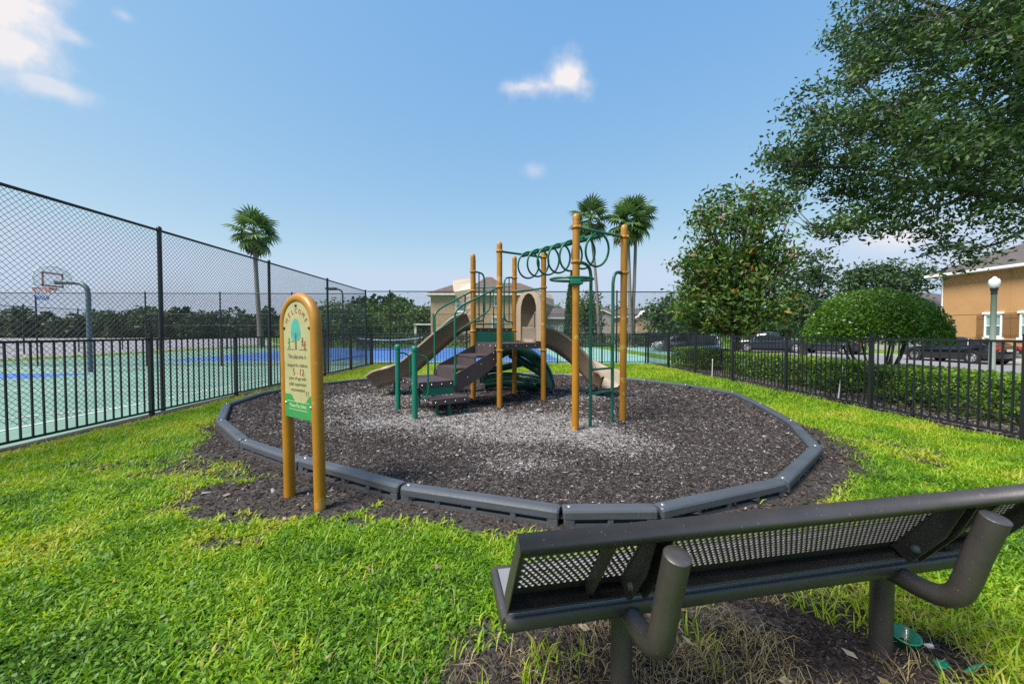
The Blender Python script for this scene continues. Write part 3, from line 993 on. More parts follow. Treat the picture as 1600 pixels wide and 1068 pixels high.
# ------------------------------------------------------------------ picket fences
def picket_fence(name, label, p, q, zb, spacing, npost, ht=1.22, gap=0.114, group='black picket fences round the playground', start=0.0):
    p, q = Vector((p[0], p[1], 0)), Vector((q[0], q[1], 0))
    d = (q - p).normalized()
    sd = Vector((-d.y, d.x, 0))
    L = (q - p).length
    root = empty(name, p + Vector((0, 0, zb)), label, 'fence', group)
    posts = [start + spacing * k for k in range(npost)]
    posts = [s for s in posts if -0.01 <= s <= L + 0.01]
    Z = Vector((0, 0, 1))
    pm = MB().box(p + Z * (zb + ht / 2 + 0.015), (0.052, 0.052, ht + 0.09), d, sd)
    pm.cbox(p + Z * (zb + ht + 0.066), (0.062, 0.062, 0.016), d, sd, b=0.005)
    me_post = pm.mesh('post', M['black'], p + Z * zb)
    me_pick = MB().box(p + Z * (zb + 0.06 + (ht - 0.085) / 2), (0.017, 0.017, ht - 0.085), d, sd).mesh('picket', M['black'], p + Z * zb)
    for s in posts:
        link('post', me_post, root, d * s)
    for a, b_ in zip(posts[:-1], posts[1:]):
        r = MB()
        lo, hi = a + 0.027, b_ - 0.027
        r.box(p + d * ((lo + hi) / 2) + Z * (zb + ht - 0.014), (hi - lo, 0.028, 0.030), d, sd)
        r.build('top_rail', M['black'], root)
        r = MB()
        r.box(p + d * ((lo + hi) / 2) + Z * (zb + 0.075), (hi - lo, 0.026, 0.028), d, sd)
        r.build('bottom_rail', M['black'], root)
        n = max(1, round((b_ - a) / gap))
        for k in range(1, n):
            o = link('picket', me_pick, root, d * (a + (b_ - a) * k / n))
            o.rotation_euler = (random.gauss(0, 0.002), random.gauss(0, 0.002), 0)
    return root


picket_fence('picket_fence', 'low black picket fence standing between the lawn and the basketball court', (fence_left_x(0.64), 0.64), (fence_left_x(15.3), 15.3), 0.0, 1.83, 9)
picket_fence('picket_fence', 'low black picket fence running in front of the clipped hedge and the road', (fence_right_x(0.68), 0.68), (fence_right_x(15.9), 15.9), 0.0, 1.9, 9)
picket_fence('picket_fence', 'low black picket fence across the far end of the lawn behind the slides', (-5.27, 15.45), (5.97, 16.0), 0.0, 1.87, 7)


# ------------------------------------------------------------------ chain-link fences
def diamond_wire(b, p, d, L, z0f, z1, pitch, r, wave=None):
    """two families of slanting wires cut off at the bottom curve z0f(s) and at z1"""
    sd = Vector((-d.y, d.x, 0))
    H = z1
    n0 = -int(4.2 / pitch)
    for fam in (1, -1):
        k = n0
        while True:
            s0 = k * pitch
            if s0 > L + 4.2:
                break
            k += 1
            # line s = s0 + fam*(z - zref)
            pts = []
            zl, zh = -0.3, H
            if fam == 1:
                sa, sb_ = s0 + zl, s0 + zh
            else:
                sa, sb_ = s0 - zl, s0 - zh
            # clip to 0..L in s
            def s_at(z): return s0 + fam * z
            lo_z, hi_z = zl, zh
            za, zb_ = sorted(((0 - s0) * fam, (L - s0) * fam))
            lo_z, hi_z = max(lo_z, za), min(hi_z, zb_)
            for _ in range(3):
                lo_z = max(lo_z, z0f(s_at(lo_z)))
            if hi_z - lo_z < 0.03:
                continue
            off = sd * (0.003 * fam)
            m = 1 if wave is None else 5
            pts = []
            for j in range(m + 1):
                z = lo_z + (hi_z - lo_z) * j / m
                s = s_at(z)
                w = 0 if wave is None else wave(s, z)
                pts.append(p + d * s + Vector((0, 0, z)) + off + sd * w)
            b.tube(pts, r, 3, caps=False, smooth=False)


def chain_link(label, p, q, zb, top, post_s, pr=0.03, pitch=0.0735, wr=0.0029, z0f=None, wave=None, mid=None, rail=0.021, panels=True, post_h=None):
    p, q = Vector((p[0], p[1], 0)), Vector((q[0], q[1], 0))
    d = (q - p).normalized()
    L = (q - p).length
    root = empty('chain_link_fence', p + Vector((0, 0, zb)), label, 'fence', 'tall black chain link fences round the courts')
    Z = Vector((0, 0, 1))
    for s in post_s:
        b = MB()
        b.tube([p + d * s + Z * zb, p + d * s + Z * (top + 0.03)], pr, 10)
        b.lathe(p + d * s + Z * (top + 0.03), [(pr * 1.15, -0.03), (pr * 1.15, 0.01), (pr * .7, 0.035), (0, 0.045)], 10)
        b.build('post', M['black'], root)
    b = MB()
    b.tube([p + Z * top, q + Z * top], rail, 8)
    b.build('top_rail', M['black'], root)
    if mid:
        for zm in mid:
            b = MB()
            b.tube([p + Z * zm, q + Z * zm], rail * .8, 8)
            b.build('middle_rail', M['black'], root)
    b = MB()
    diamond_wire(b, p, d, L, z0f or (lambda s: zb + 0.04), top, pitch, wr, wave)
    tag(b.build('wire_mesh', M['wire'], root), kind='stuff')
    return root


def hem(s):                       # the loose bottom of the near mesh, lifted and wavy
    return 0.02 + 0.20 * math.exp(-((s - 4.2) / 1.9) ** 2) + 0.025 * math.sin(s * 5.1) + 0.02 * math.sin(s * 11.3)


def belly(s, z):
    return 0.03 * math.exp(-(z / 0.5) ** 2) * math.sin(s * 3.7) - 0.02 * math.exp(-(z / .8) ** 2)


XF = -5.82
cl = chain_link('tallest black chain link fence, the near side of the courts, with a lifted wavy hem', (XF, 0.4), (XF, 16.3), CZ, 3.03, [0.05, 3.12, 6.24, 9.26, 12.4, 15.88], 0.034, 0.0735, 0.0031, hem, belly)
b = MB()
Zv = Vector((0, 0, 1))
for zz in (0.35, 2.0, 2.12):
    b.tube([Vector((XF + 0.03, 13.05, zz)), Vector((XF + 0.03, 16.1, zz))], 0.017, 6)
b.build('gate_frame', M['black'], cl)
chain_link('black chain link fence across the far end of the playground, behind the slides', (XF + 0.05, 16.32), (8.6, 16.32), CZ, 3.03, [0.95, 4.16, 7.35, 10.57, 13.7], 0.03, 0.0735, 0.0029, mid=[1.25])
chain_link('black chain link fence that parts the basketball court from the tennis court', (-30.9, 16.5), (XF - 0.05, 16.5), CZ, 2.95, [2.1, 5.15, 8.2, 11.3, 15.8, 18.9, 21.9], 0.028, 0.09, 0.0031)
chain_link('black chain link fence beside the parking pavement, farthest from the playground', (-31, 15), (-31, 36), CZ, 2.96, [4, 7.2, 10.4, 13.6, 16.8, 20], 0.04, 0.12, 0.0034)
chain_link('black chain link fence behind the tennis court, in front of the long hedge', (-30.9, 34.2), (14.2, 34.2), CZ, 2.9, [3.0 * k + 0.6 for k in range(15)], 0.04, 0.12, 0.0034, mid=[1.9])


# ------------------------------------------------------------------ basketball hoop
hoop = empty('basketball_hoop', (-14.85, 14.05, CZ), 'basketball hoop on a bent grey pole with orange rim', 'basketball hoop')
hb = Vector((-14.85, 14.05, CZ))
pts = [hb, hb + Vector((0, 0, 2.6))] + bez([hb + Vector((0, 0, 2.75)), hb + Vector((-0.06, 0, 3.02)), hb + Vector((-0.28, 0, 3.17)), hb + Vector((-0.6, 0, 3.2)), hb + Vector((-1.12, 0, 3.2))], 5)
MB().tube(pts, 0.075, 12).build('pole', M['galv'], hoop)
bc = hb + Vector((-1.2, 0, 3.05))
fan = []
for k in range(25):
    w = PI * k / 24
    fan.append((0.60 * math.cos(w), 0.26 + 0.46 * math.sin(w)))
fan += [(-0.55, 0.03), (-0.32, -0.12), (0.32, -0.12), (0.55, 0.03)]
m, n, l, p = nodes_of('clear_backboard')
tr = n.new('ShaderNodeBsdfTransparent'); mxs = n.new('ShaderNodeMixShader'); mxs.inputs[0].default_value = 0.17
setp(p, **{'Base Color': (0.7, 0.72, 0.74, 1), 'Roughness': 0.15})
l.new(tr.outputs[0], mxs.inputs[1]); l.new(p.outputs[0], mxs.inputs[2]); l.new(mxs.outputs[0], n['Material Output'].inputs['Surface'])
M['acrylic'] = m
MB().prism([bc + Vector((0, y, z)) for (y, z) in fan], (-0.02, 0, 0)).build('backboard', M['acrylic'], hoop)
MB().tube([bc + Vector((-0.01, y, z)) for (y, z) in fan], 0.018, 6, closed=True).build('backboard_frame', M['white'], hoop)
b = MB()
for (y0, z0, y1, z1) in ((-.3, .02, -.3, .47), (.3, .02, .3, .47), (-.3, .47, .3, .47), (-.3, .02, .3, .02)):
    b.box(bc + Vector((-0.024, (y0 + y1) / 2, (z0 + z1) / 2)), (0.02, abs(y1 - y0) + 0.06, abs(z1 - z0) + 0.06))
b.build('target_square', M['orange'], hoop)
rc = bc + Vector((-0.40, 0, -0.05))
ring = [rc + Vector((0.225 * math.cos(2 * PI * k / 24), 0.225 * math.sin(2 * PI * k / 24), 0)) for k in range(24)]
rm = MB().tube(ring, 0.013, 6, closed=True)
rm.box(rc + Vector((0.29, 0, -0.02)), (0.16, 0.26, 0.07))
for s in (-1, 1):
    rm.tube([rc + Vector((0.36, s * 0.1, -0.12)), rc + Vector((0.12, s * 0.2, -0.01))], 0.01, 5)
rm.build('rim', M['orange'], hoop)
for (z0, z1, r0, r1, mt) in ((0, -.14, .225, .19, 'netred'), (-.14, -.28, .19, .15, 'net'), (-.28, -.42, .15, .135, 'netblue')):
    nb_ = MB()
    for k in range(12):
        for dk in (-.5, .5):
            a0, a1 = 2 * PI * k / 12, 2 * PI * (k + dk) / 12
            nb_.tube([rc + Vector((r0 * math.cos(a0), r0 * math.sin(a0), z0)), rc + Vector((r1 * math.cos(a1), r1 * math.sin(a1), z1))], 0.008, 4, caps=False)
    tag(nb_.build('net', M[mt], hoop), kind='stuff')

# tennis net and court lamp
tn = empty('tennis_net', (-11, 28, CZ), 'sagging tennis net with a white top band on the blue court', 'net')
A, B = Vector((-11.2, 29.5, 0)), Vector((-6.6, 31.5, 0))
b, bd = MB(), MB()
K = 20
for k in range(K):
    f0, f1 = k / K, (k + 1) / K
    z = [0.80 - 0.22 * math.sin(PI * min(f * 0.9, 1)) + 0.12 * f for f in (f0, f1)]
    P0, P1 = A.lerp(B, f0), A.lerp(B, f1)
    for j in range(9):
        b.tube([P0 + Vector((0, 0, CZ + .04 + (z[0] - CZ - .04) * j / 9)), P1 + Vector((0, 0, CZ + .04 + (z[1] - CZ - .04) * j / 9))], 0.012, 3, caps=False)
    for g in range(3):
        Pm = P0.lerp(P1, g / 3)
        b.tube([Pm + Vector((0, 0, CZ + .04)), Pm + Vector((0, 0, z[0]))], 0.012, 3, caps=False)
    bd.prism([P0 + Vector((0, -.03, z[0])), P1 + Vector((0, -.03, z[1])), P1 + Vector((0, -.03, z[1] + .085)), P0 + Vector((0, -.03, z[0] + .085))], (0, .06, 0))
tag(b.build('net_cords', M['black'], tn), kind='stuff')
bd.build('top_band', M['white'], tn)
for f in (0, 1):
    MB().tube([A.lerp(B, f) + Vector((0, 0, CZ)), A.lerp(B, f) + Vector((0, 0, 0.95))], 0.05, 8).build('net_post', M['black'], tn)
MB().box(A.lerp(B, .48) + Vector((0, -.05, 0.22)), (0.06, 0.02, 0.66)).build('centre_strap', M['white'], tn)

cl_ = empty('court_light', (at(536, 500, 34.6).x, 34.6, CZ), 'tall dark court floodlight pole with one box lamp', 'floodlight')
cb = Vector((at(536, 500, 34.6).x, 34.6, CZ))
ztop = at(536, 462, 34.6).z
MB().tube([cb, cb + Vector((0, 0, ztop - CZ))] + bez([cb + Vector((0, 0, ztop - CZ)), cb + Vector((-.12, 0, ztop - CZ + .45)), cb + Vector((-.6, 0, ztop - CZ + .62))], 4)[1:], 0.07, 8).build('pole', M['black'], cl_)
MB().cbox(cb + Vector((-1.0, 0, ztop - CZ + .62)), (0.9, 0.5, 0.22), b=0.04).build('lamp_head', M['black'], cl_)


# ------------------------------------------------------------------ play structure
PS = empty('play_structure', (0, 6.8, 0), 'yellow, green and brown climbing frame with two tan slides standing in the mulch', 'play structure')
O3 = Vector((-0.08, 6.52, 0))
U = Vector((0.842, 0.54, 0)).normalized()
V = Vector((-U.y, U.x, 0))
Z = Vector((0, 0, 1))


def F(u, v, h=0.0):
    return O3 + U * u + V * v + Z * h


S = 0.95
P3, P4, P6, P5 = F(0, 0), F(S, 0), F(0, S), F(S, S)
P7 = F(S * 0.5, S + 0.823) + Vector((-0.02, 0, 0))
P1, P2 = on(899, 671, 0.05) * 1, on(973, 655, 0.05) * 1
P1.z = P2.z = 0
TOP = {1: 2.84, 2: 2.86, 3: 2.84, 4: 2.80, 5: 2.86, 6: 2.80, 7: 2.90}
PST = {1: P1, 2: P2, 3: P3, 4: P4, 5: P5, 6: P6, 7: P7}
for k, q in PST.items():
    t = TOP[k]
    b = MB()
    b.tube([q + Z * -0.05, q + Z * (t - 0.08)], 0.0475, 16, caps=False)
    po = b.build('post', M['yellow'], PS)
    c = MB()
    c.lathe(q + Z * (t - 0.09), [(.0487, 0), (.0487, .035), (.044, .062), (.03, .083), (0, .092)], 16)
    c.build('post_cap', M['yellow'], po)


def clamp(q, h, d=None, tw=0.0):
    """two-piece collar with ears on a post"""
    b = MB()
    b.lathe(q + Z * h, [(.048, -.017), (.0585, -.017), (.0605, -.006), (.0605, .006), (.0585, .017), (.048, .017)], 16)
    d = (d or U).normalized()
    s = Vector((-d.y, d.x, 0))
    for sg in (-1, 1):
        b.cbox(q + s * sg * 0.070 + Z * h, (0.034, 0.030, 0.026), d, s, b=0.006)
        b.lathe(q + s * sg * 0.07 + Z * (h + .012), [(.007, 0), (.007, .008), (0, .009)], 6)
    b.build('clamp', M['yellow'], PS)


def pipe(name, pts, r=0.0165, mat='green', parent=None, seg=10):
    return MB().tube(pts, r, seg).build(name, M[mat], parent or PS)


# decks: lower square deck, upper three-cornered deck
HD, HU = 1.12, 1.40
def deck(poly, h, t=0.10):
    b = MB()
    b.prism([p_ + Z * (h - t) for p_ in poly], Z * t)
    return b.build('deck', M['brown'], PS)


def inset(poly, k=0.06):
    c = sum(poly, Vector()) / len(poly)
    return [p_ + (c - p_).normalized() * k for p_ in poly]


deck(inset([P3, P4, P5, P6], 0.035), HD)
deck(inset([P6, P5, P7], 0.045), HU)
b = MB()
mid_ = (P6 + P5) / 2
b.box(mid_ - V * 0.035 + Z * ((HD + HU - 0.07) / 2 + 0.002), (S - 0.11, 0.016, HU - HD - 0.076), U, V)
b.build('riser_panel', M['teal'], PS)
for poly, h in (((P3, P4, P5, P6), HD), ((P6, P5, P7), HU)):
    bl = MB()
    m = len(poly)
    for i in range(m):
        a, c = poly[i], poly[(i + 1) % m]
        cen = sum(poly, Vector()) / m
        n_ = ((a + c) / 2 - cen).normalized()
        dd_ = (c - a).normalized()
        for f in (0.18, 0.38, 0.62, 0.82):
            q = a.lerp(c, f) + Z * (h - 0.045)
            nn = Vector((dd_.y, -dd_.x, 0))
            if nn.dot(n_) < 0: nn = -nn
            bl.lathe(q - nn * 0.028, [(.012, 0), (.012, .006), (.007, .010), (0, .011)], 8, axis=nn)
    bl.build('deck_bolts', M['bolt'], PS)['kind'] = 'stuff'
for k, hs in ((3, (HD - .11, 2.08, 2.68)), (4, (HD - .13, 2.13, 2.68)), (5, (HU - .05, 2.15, 2.42)), (6, (HU - .06, 2.10, 2.46)), (7, (HU - .05, 2.34)), (1, (2.22, 2.66)), (2, (2.17, 2.68))):
    for h in hs:
        clamp(PST[k], h, U if k not in (1, 2) else (P2 - P1))

# stairs
TR = [(-0.385, 0.0, 0.925), (-0.77, -0.385, 0.735)]
for (u0, u1, h) in TR:
    b = MB()
    b.box(F((u0 + u1) / 2, 0.475, h - 0.02), (u1 - u0 - 0.004, 0.69, 0.04), U, V)
    b.box(F(u1 - 0.012, 0.475, h + 0.07), (0.022, 0.69, 0.14), U, V)
    b.build('stair_tread', M['brown'], PS)
b = MB()
b.box(F(-0.785, 0.475, 0.64), (0.024, 0.69, 0.17), U, V)
b.build('stair_riser', M['brown'], PS)
for v in (0.115, 0.835):
    b = MB()
    poly = [F(0.0, v, HD - 0.02), F(0.0, v, HD - 0.30), F(-0.10, v, HD - 0.36), F(-0.70, v, 0.42), F(-0.82, v, 0.42), F(-0.82, v, 0.60), F(-0.76, v, 0.75)]
    if v < .4:                                        # the near cheek sits lower, so the treads show over it
        poly = [F(0.0, v, HD - 0.10), F(0.0, v, HD - 0.36), F(-0.10, v, HD - 0.44), F(-0.68, v, 0.37), F(-0.83, v, 0.37), F(-0.83, v, 0.54), F(-0.76, v, 0.645)]
    b.prism([q - V * 0.012 for q in poly], V * 0.024)
    st_ = b.build('stair_stringer', M['brown'], PS)
    bl = MB()
    for (u, h) in ((-.05, HD - .16), (-.05, HD - .27), (-.3, .78), (-.55, .58), (-.78, .46)):
        sgn = -1 if v < 0.4 else 1
        bl.lathe(F(u, v + sgn * .012, h), [(.011, 0), (.011, .005), (0, .008)], 8, axis=V * sgn)
    bl.build('stringer_bolts', M['bolt'], st_)['kind'] = 'stuff'


def step_box(name, u0, u1, v0, v1, h, t=0.095):
    b = MB()
    b.cbox(F((u0 + u1) / 2, (v0 + v1) / 2, h - t / 2), (u1 - u0, v1 - v0, t), U, V, b=0.008)
    o = b.build(name, M['brown'], PS)
    bl = MB()
    for f in (0.1, 0.36, 0.64, 0.9):
        bl.lathe(F(u0 + (u1 - u0) * f, v0 - 0.0005, h - t * 0.55), [(.012, 0), (.012, .005), (0, .009)], 8, axis=-V)
        bl.lathe(F(u0 - 0.0005, v0 + (v1 - v0) * f, h - t * 0.55), [(.012, 0), (.012, .005), (0, .009)], 8, axis=-U)
    bl.build('step_bolts', M['bolt'], o)['kind'] = 'stuff'
    return o


step_box('landing', -1.40, -0.80, 0.08, 0.86, 0.555)
step_box('low_step', -1.30, -0.70, -0.20, 0.07, 0.325)
b = MB()
b.box(F(-1.06, 0.105, 0.40), (0.52, 0.014, 0.13), U, V)
b.build('landing_skirt', M['teal'], PS)
for (u, v, h) in ((-1.2, 0.62, 0.46), (-.95, 0.62, 0.46)):
    pipe('step_leg', [F(u, v, -.04), F(u, v, h)], 0.03)
for (u, v) in ((-1.16, -0.06), (-0.96, -0.06)):
    b = MB().tube([F(u, v, -.04), F(u, v, 0.23)], 0.026, 10)
    b.lathe(F(u, v, 0.05), [(0.045, 0), (.045, .012), (.026, .016)], 10)
    b.build('step_leg', M['green'], PS)
# green grab posts at the landing
for q in (on(622, 639.4, .05), on(648.5, 653.4, .05)):
    q.z = 0
    b = MB().tube([q + Z * -.04, q + Z * 1.06], 0.040, 14, caps=False)
    g = b.build('grab_post', M['teal'], PS)
    b = MB().lathe(q + Z * 1.05, [(.0415, -0.02), (.046, -0.012), (.046, .03), (.043, .05), (.03, .066), (0, .07)], 14)
    b.build('post_cap', M['teal'], g)
    dd_ = U
    pipe('grab_loop', bez([q + Z * 0.98 + dd_ * .03, q + Z * 0.965 + dd_ * .13, q + Z * 0.88 + dd_ * .20, q + Z * 0.62 + dd_ * .205, q + Z * 0.42 + dd_ * .205, q + Z * 0.34 + dd_ * .15, q + Z * 0.33 + dd_ * .03], 5), 0.0145, 'teal', g)
# stair handrails
for v, q, sg in ((0.06, P3, -1), (0.89, P6, 1)):
    w0 = F(-0.80, v, 0)
    ht = 2.08 if v < .5 else 2.10
    pts = [w0 + Z * 0.47, w0 + Z * 1.60] + bez([w0 + Z * 1.62, w0 + Z * 1.69 + U * .05, w0.lerp(q, .2) + Z * (1.69 + (ht - 1.69) * .2)], 4) + [q.lerp(w0, 0.02) + Z * (ht - .005)]
    r_ = pipe('handrail', pts, 0.0175)
    pts = [w0 + Z * 1.30] + bez([w0.lerp(q, .3) + Z * 1.45, w0.lerp(q, .66) + Z * 1.63, w0.lerp(q, .76) + Z * 1.71, w0.lerp(q, .78) + Z * 1.8], 4) + [w0.lerp(q, .785) + Z * (1.69 + (ht - 1.69) * .785)]
    pipe('lower_handrail', pts, 0.015, 'green', r_)
    MB().cbox(w0 + Z * 0.56, (0.05, 0.03, 0.2), U, V, b=0.006).build('handrail_foot', M['green'], r_)
# grab loops at the upper deck entrance
for q, s in ((P5, -U), (P6, U)):
    hi = 2.42 if s.x < 0 else 2.46
    g = pipe('entrance_loop', [q + Z * hi] + bez([q + s * 0.10 + Z * hi, q + s * .21 + Z * (hi - .03), q + s * .25 + Z * (hi - .14)], 4) + bez([q + s * .25 + Z * (HU + .28), q + s * .21 + Z * (HU + .15), q + s * .1 + Z * (HU + .12), q + Z * (HU + .12)], 4), 0.017)
    pipe('loop_bar', [q + s * 0.13 + Z * (hi - .005), q + s * 0.13 + Z * (HU + .125)], 0.012, 'green', g)
# back guard on P5-P7 and rails
for f in (0.25, 0.5, 0.75):
    q = P7.lerp(P5, f)
    pipe('guard_bar', [q + Z * (HU - .03), q + Z * 2.26], 0.012)
pipe('guard_rail', [P7 + Z * 2.26, P5 + Z * 2.26], 0.015)
pipe('guard_rail', [P7 + Z * (HU + .09), P5 + Z * (HU + .09)], 0.015)
# bars and overhead beam
pipe('cross_bar', [P3 + Z * 2.68, P4 + Z * 2.68], 0.0185)
pipe('cross_bar', [P1 + Z * 2.66, P2 + Z * 2.68], 0.0185)
pipe('cross_bar', [P5 + Z * 2.14, P4 + Z * 2.12], 0.0185)
b0, b1 = (P3 + P4) / 2 + Z * 2.665, (P1 + P2) / 2 + Z * 2.64
beam = pipe('overhead_beam', [b0, b1], 0.037, 'green', None, 14)
bd_ = (b1 - b0).normalized()
bs = Vector((bd_.y, -bd_.x, 0)).normalized()
for k in range(7):
    f = 0.10 + 0.86 * k / 6
    c = b0.lerp(b1, f) - Z * 0.195
    tl = bd_ * math.sin(0.18) + Z * math.cos(0.18)
    pts = [c + (bs * math.sin(2 * PI * j / 28) + tl * math.cos(2 * PI * j / 28)) * 0.222 for j in range(28)]
    MB().tube(pts, 0.0155, 8, closed=True).build('climbing_ring', M['green'], PS)
# access ladder
e = P2 - P1
L0, L1 = P1 + e * 0.29, P1 + e * 0.755
pl = [L0 + Z * -.04, L0 + Z * 2.0] + bez([L0 + Z * 2.05, L0 - e * .03 + Z * 2.16, L0 - e * .12 + Z * 2.215, P1 + Z * 2.22], 4)
pr_ = [L1 + Z * -.04, L1 + Z * 1.95] + bez([L1 + Z * 2.0, L1 + e * .03 + Z * 2.11, L1 + e * .1 + Z * 2.165, P2 + Z * 2.17], 4)
lad = pipe('ladder_rail', pl, 0.0225)
pipe('ladder_rail', pr_, 0.0225)
for h in (0.49, 0.815, 1.14):
    pipe('rung', [L0 + Z * h, L1 + Z * h], 0.0155, 'green', lad)
# steering-wheel style ring on the front post
rcn = P1 + Vector((-0.06, -0.02, 1.995))
wheel = MB().tube([rcn + Vector((0.27 * math.cos(2 * PI * j / 32), 0.27 * math.sin(2 * PI * j / 32), 0.01 * math.sin(2 * PI * j / 32))) for j in range(32)], 0.0165, 8, closed=True)
for a in (2.7, 5.6):
    wheel.tube([P1 + Z * 1.985, rcn + Vector((0.265 * math.cos(a), 0.265 * math.sin(a), 0))], 0.014, 6)
wo = wheel.build('hand_ring', M['green'], PS)
b = MB().lathe(P1 + Z * 1.97, [(.049, -.045), (.066, -.045), (.07, -.02), (.07, .02), (.066, .045), (.049, .045)], 16)
b.cbox(P1 + Vector((0, -.06, 1.965)), (0.16, 0.03, 0.075), b=0.01)
b.build('ring_bracket', M['teal'], wo)


# slides
def slide(path, prof, support, exit_dir):
    p_ = bez(path, 6)
    b = MB().sweep(p_, prof, smooth=True)
    o = b.build('slide', [M['tan'], M['beige']], PS)
    # rims and bed take the paler beige, sun glare put into their colour
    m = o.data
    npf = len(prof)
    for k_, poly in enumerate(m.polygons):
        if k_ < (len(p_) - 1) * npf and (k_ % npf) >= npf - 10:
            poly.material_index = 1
    q = Vector(support)
    bb = MB().tube([q + Z * -.04, q + Z * 0.3], 0.028, 10)
    bb.build('slide_support', M['green'], o)
    return o


PROF = [(-.225, .27), (-.215, .08), (-.17, .015), (-.08, 0), (.08, 0), (.17, .015), (.215, .08), (.225, .27), (.24, .295), (.275, .297), (.292, .28), (.292, .25), (.265, .235), (.25, .02), (.20, -.045), (.08, -.06), (-.08, -.06), (-.20, -.045), (-.25, .02), (-.265, .235), (-.292, .25), (-.292, .28), (-.275, .297), (-.24, .295)]
PROF = PROF[::-1]
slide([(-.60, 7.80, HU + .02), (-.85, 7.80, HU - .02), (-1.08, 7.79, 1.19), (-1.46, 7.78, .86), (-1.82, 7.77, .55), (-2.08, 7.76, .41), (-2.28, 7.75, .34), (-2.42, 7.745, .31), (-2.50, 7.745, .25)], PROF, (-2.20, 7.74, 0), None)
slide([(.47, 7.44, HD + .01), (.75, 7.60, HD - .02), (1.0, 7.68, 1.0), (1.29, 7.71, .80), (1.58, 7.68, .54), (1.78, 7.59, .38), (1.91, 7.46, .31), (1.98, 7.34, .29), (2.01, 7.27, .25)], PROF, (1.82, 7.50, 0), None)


def hood(a, c, h, out, deep=0.45):
    """moulded hood: arched panel between two posts with deep side cheeks"""
    d = (c - a).normalized()
    w = (c - a).length
    mid = (a + c) / 2
    out_r, in_r, vs, fs = [], [], [], []
    N_ = 18
    for j in range(N_ + 1):
        t = j / N_
        if t < 0.3:
            o = (-w / 2 + .055, t / 0.3 * 0.62); i_ = (-0.255, t / .3 * 0.58)
        elif t > 0.7:
            o = (w / 2 - .055, (1 - t) / 0.3 * 0.62); i_ = (0.255, (1 - t) / .3 * .58)
        else:
            a_ = PI * (1 - (t - 0.3) / 0.4)
            o = ((w / 2 - .055) * math.cos(a_), 0.62 + 0.36 * math.sin(a_)); i_ = (0.255 * math.cos(a_), 0.58 + 0.34 * math.sin(a_))
        out_r.append(o); in_r.append(i_)
    dep = deep
    for (oo, ii) in zip(out_r, in_r):
        q0, q1 = mid + d * oo[0] + Z * (h + oo[1]), mid + d * ii[0] + Z * (h + ii[1])
        k = 0.12 + 0.88 * min(1, (oo[1] / .75) ** 1.4)
        vs += [q0, q1, q1 + out * dep * k, q1 + out * dep * k + (q0 - q1).normalized() * 0.03, q0 + out * 0.03]
    for j in range(N_):
        for k in range(5):
            k2 = (k + 1) % 5
            fs.append((j * 5 + k, j * 5 + k2, (j + 1) * 5 + k2, (j + 1) * 5 + k))
    fs += [(0, 1, 2, 3, 4), tuple(N_ * 5 + k for k in range(5))[::-1]]
    b = MB().add(vs, fs, False)
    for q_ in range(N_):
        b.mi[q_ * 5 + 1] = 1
    return b.build('slide_hood', [M['beige'], M['tan']], PS)


nrm67 = Vector((-1, 0, 0))
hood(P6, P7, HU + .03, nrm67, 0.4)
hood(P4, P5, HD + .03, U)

# moulded green climber under the decks
def blob(name, pts, r, parent=None):
    return MB().tube(bez(pts, 6), r, 14).build(name, M['dgreen'], parent or PS)


cl0 = blob('climber_arm', [at(800, 545, 8.25), at(822, 550, 8.2), at(845, 568, 8.05), at(856, 590, 7.95), at(859, 606, 7.9)], 0.12)
blob('climber_arm', [at(800, 547, 8.25), at(786, 551, 8.3), at(766, 566, 8.35), at(756, 580, 8.35), at(757, 598, 8.3)], 0.095, cl0)
blob('climber_arm', [at(797, 552, 8.35), at(812, 562, 8.35), at(835, 575, 8.25), at(855, 588, 8.05)], 0.09, cl0)
blob('climber_arm', [at(756, 578, 8.35), at(775, 576, 8.45), at(800, 571, 8.4), at(818, 566, 8.35)], 0.075, cl0)
blob('climber_base', [at(756, 596, 8.3), at(780, 590, 8.35), at(805, 590, 8.35), at(830, 594, 8.2), at(857, 600, 7.95)], 0.12, cl0)
blob('climber_base', [at(757, 600, 8.25), at(785, 597, 8.3), at(812, 599, 8.2), at(840, 603, 8.0)], 0.095, cl0)

# ------------------------------------------------------------------ welcome sign
SA, SB = on(453, 776, 0.0), on(500.5, 796, 0.0)
sd_ = (SB - SA).normalized()
sw = (SB - SA).length
up_ = (Z + sd_ * -0.024 + Vector((0.005, 0.02, 0)) * 0.2).normalized()
sn = sd_.cross(up_).normalized()
if sn.y > 0: sn = -sn
SG = empty('welcome_sign', (SA + SB) / 2, 'yellow arched playground welcome sign with a cream and green panel', 'sign')
rr = sw / 2
hs = 1.62 - rr - 0.04
pts = [SA - up_ * .05, SA + up_ * hs] + [(SA + SB) / 2 + up_ * hs + (-sd_ * math.cos(PI * j / 16) + up_ * math.sin(PI * j / 16)) * rr for j in range(1, 16)] + [SB + up_ * hs, SB - up_ * .05]
MB().tube(pts, 0.0415, 18).build('frame', M['yellow'], SG)
PC = (SA + SB) / 2
pw = rr - 0.008


def SP(x, y, dz=0.0):
    return PC + sd_ * x + up_ * y + sn * (dz + 0.024)


y0, y1 = 0.66, hs
outline = [(-pw, y0), (pw, y0)] + [(pw * math.cos(PI * j / 20), y1 + (pw - 0.012) * math.sin(PI * j / 20)) for j in range(0, 21)]
pan = MB().prism([SP(x, y, -0.006) for (x, y) in outline], sn * 0.012).build('panel', M['cream'], SG)
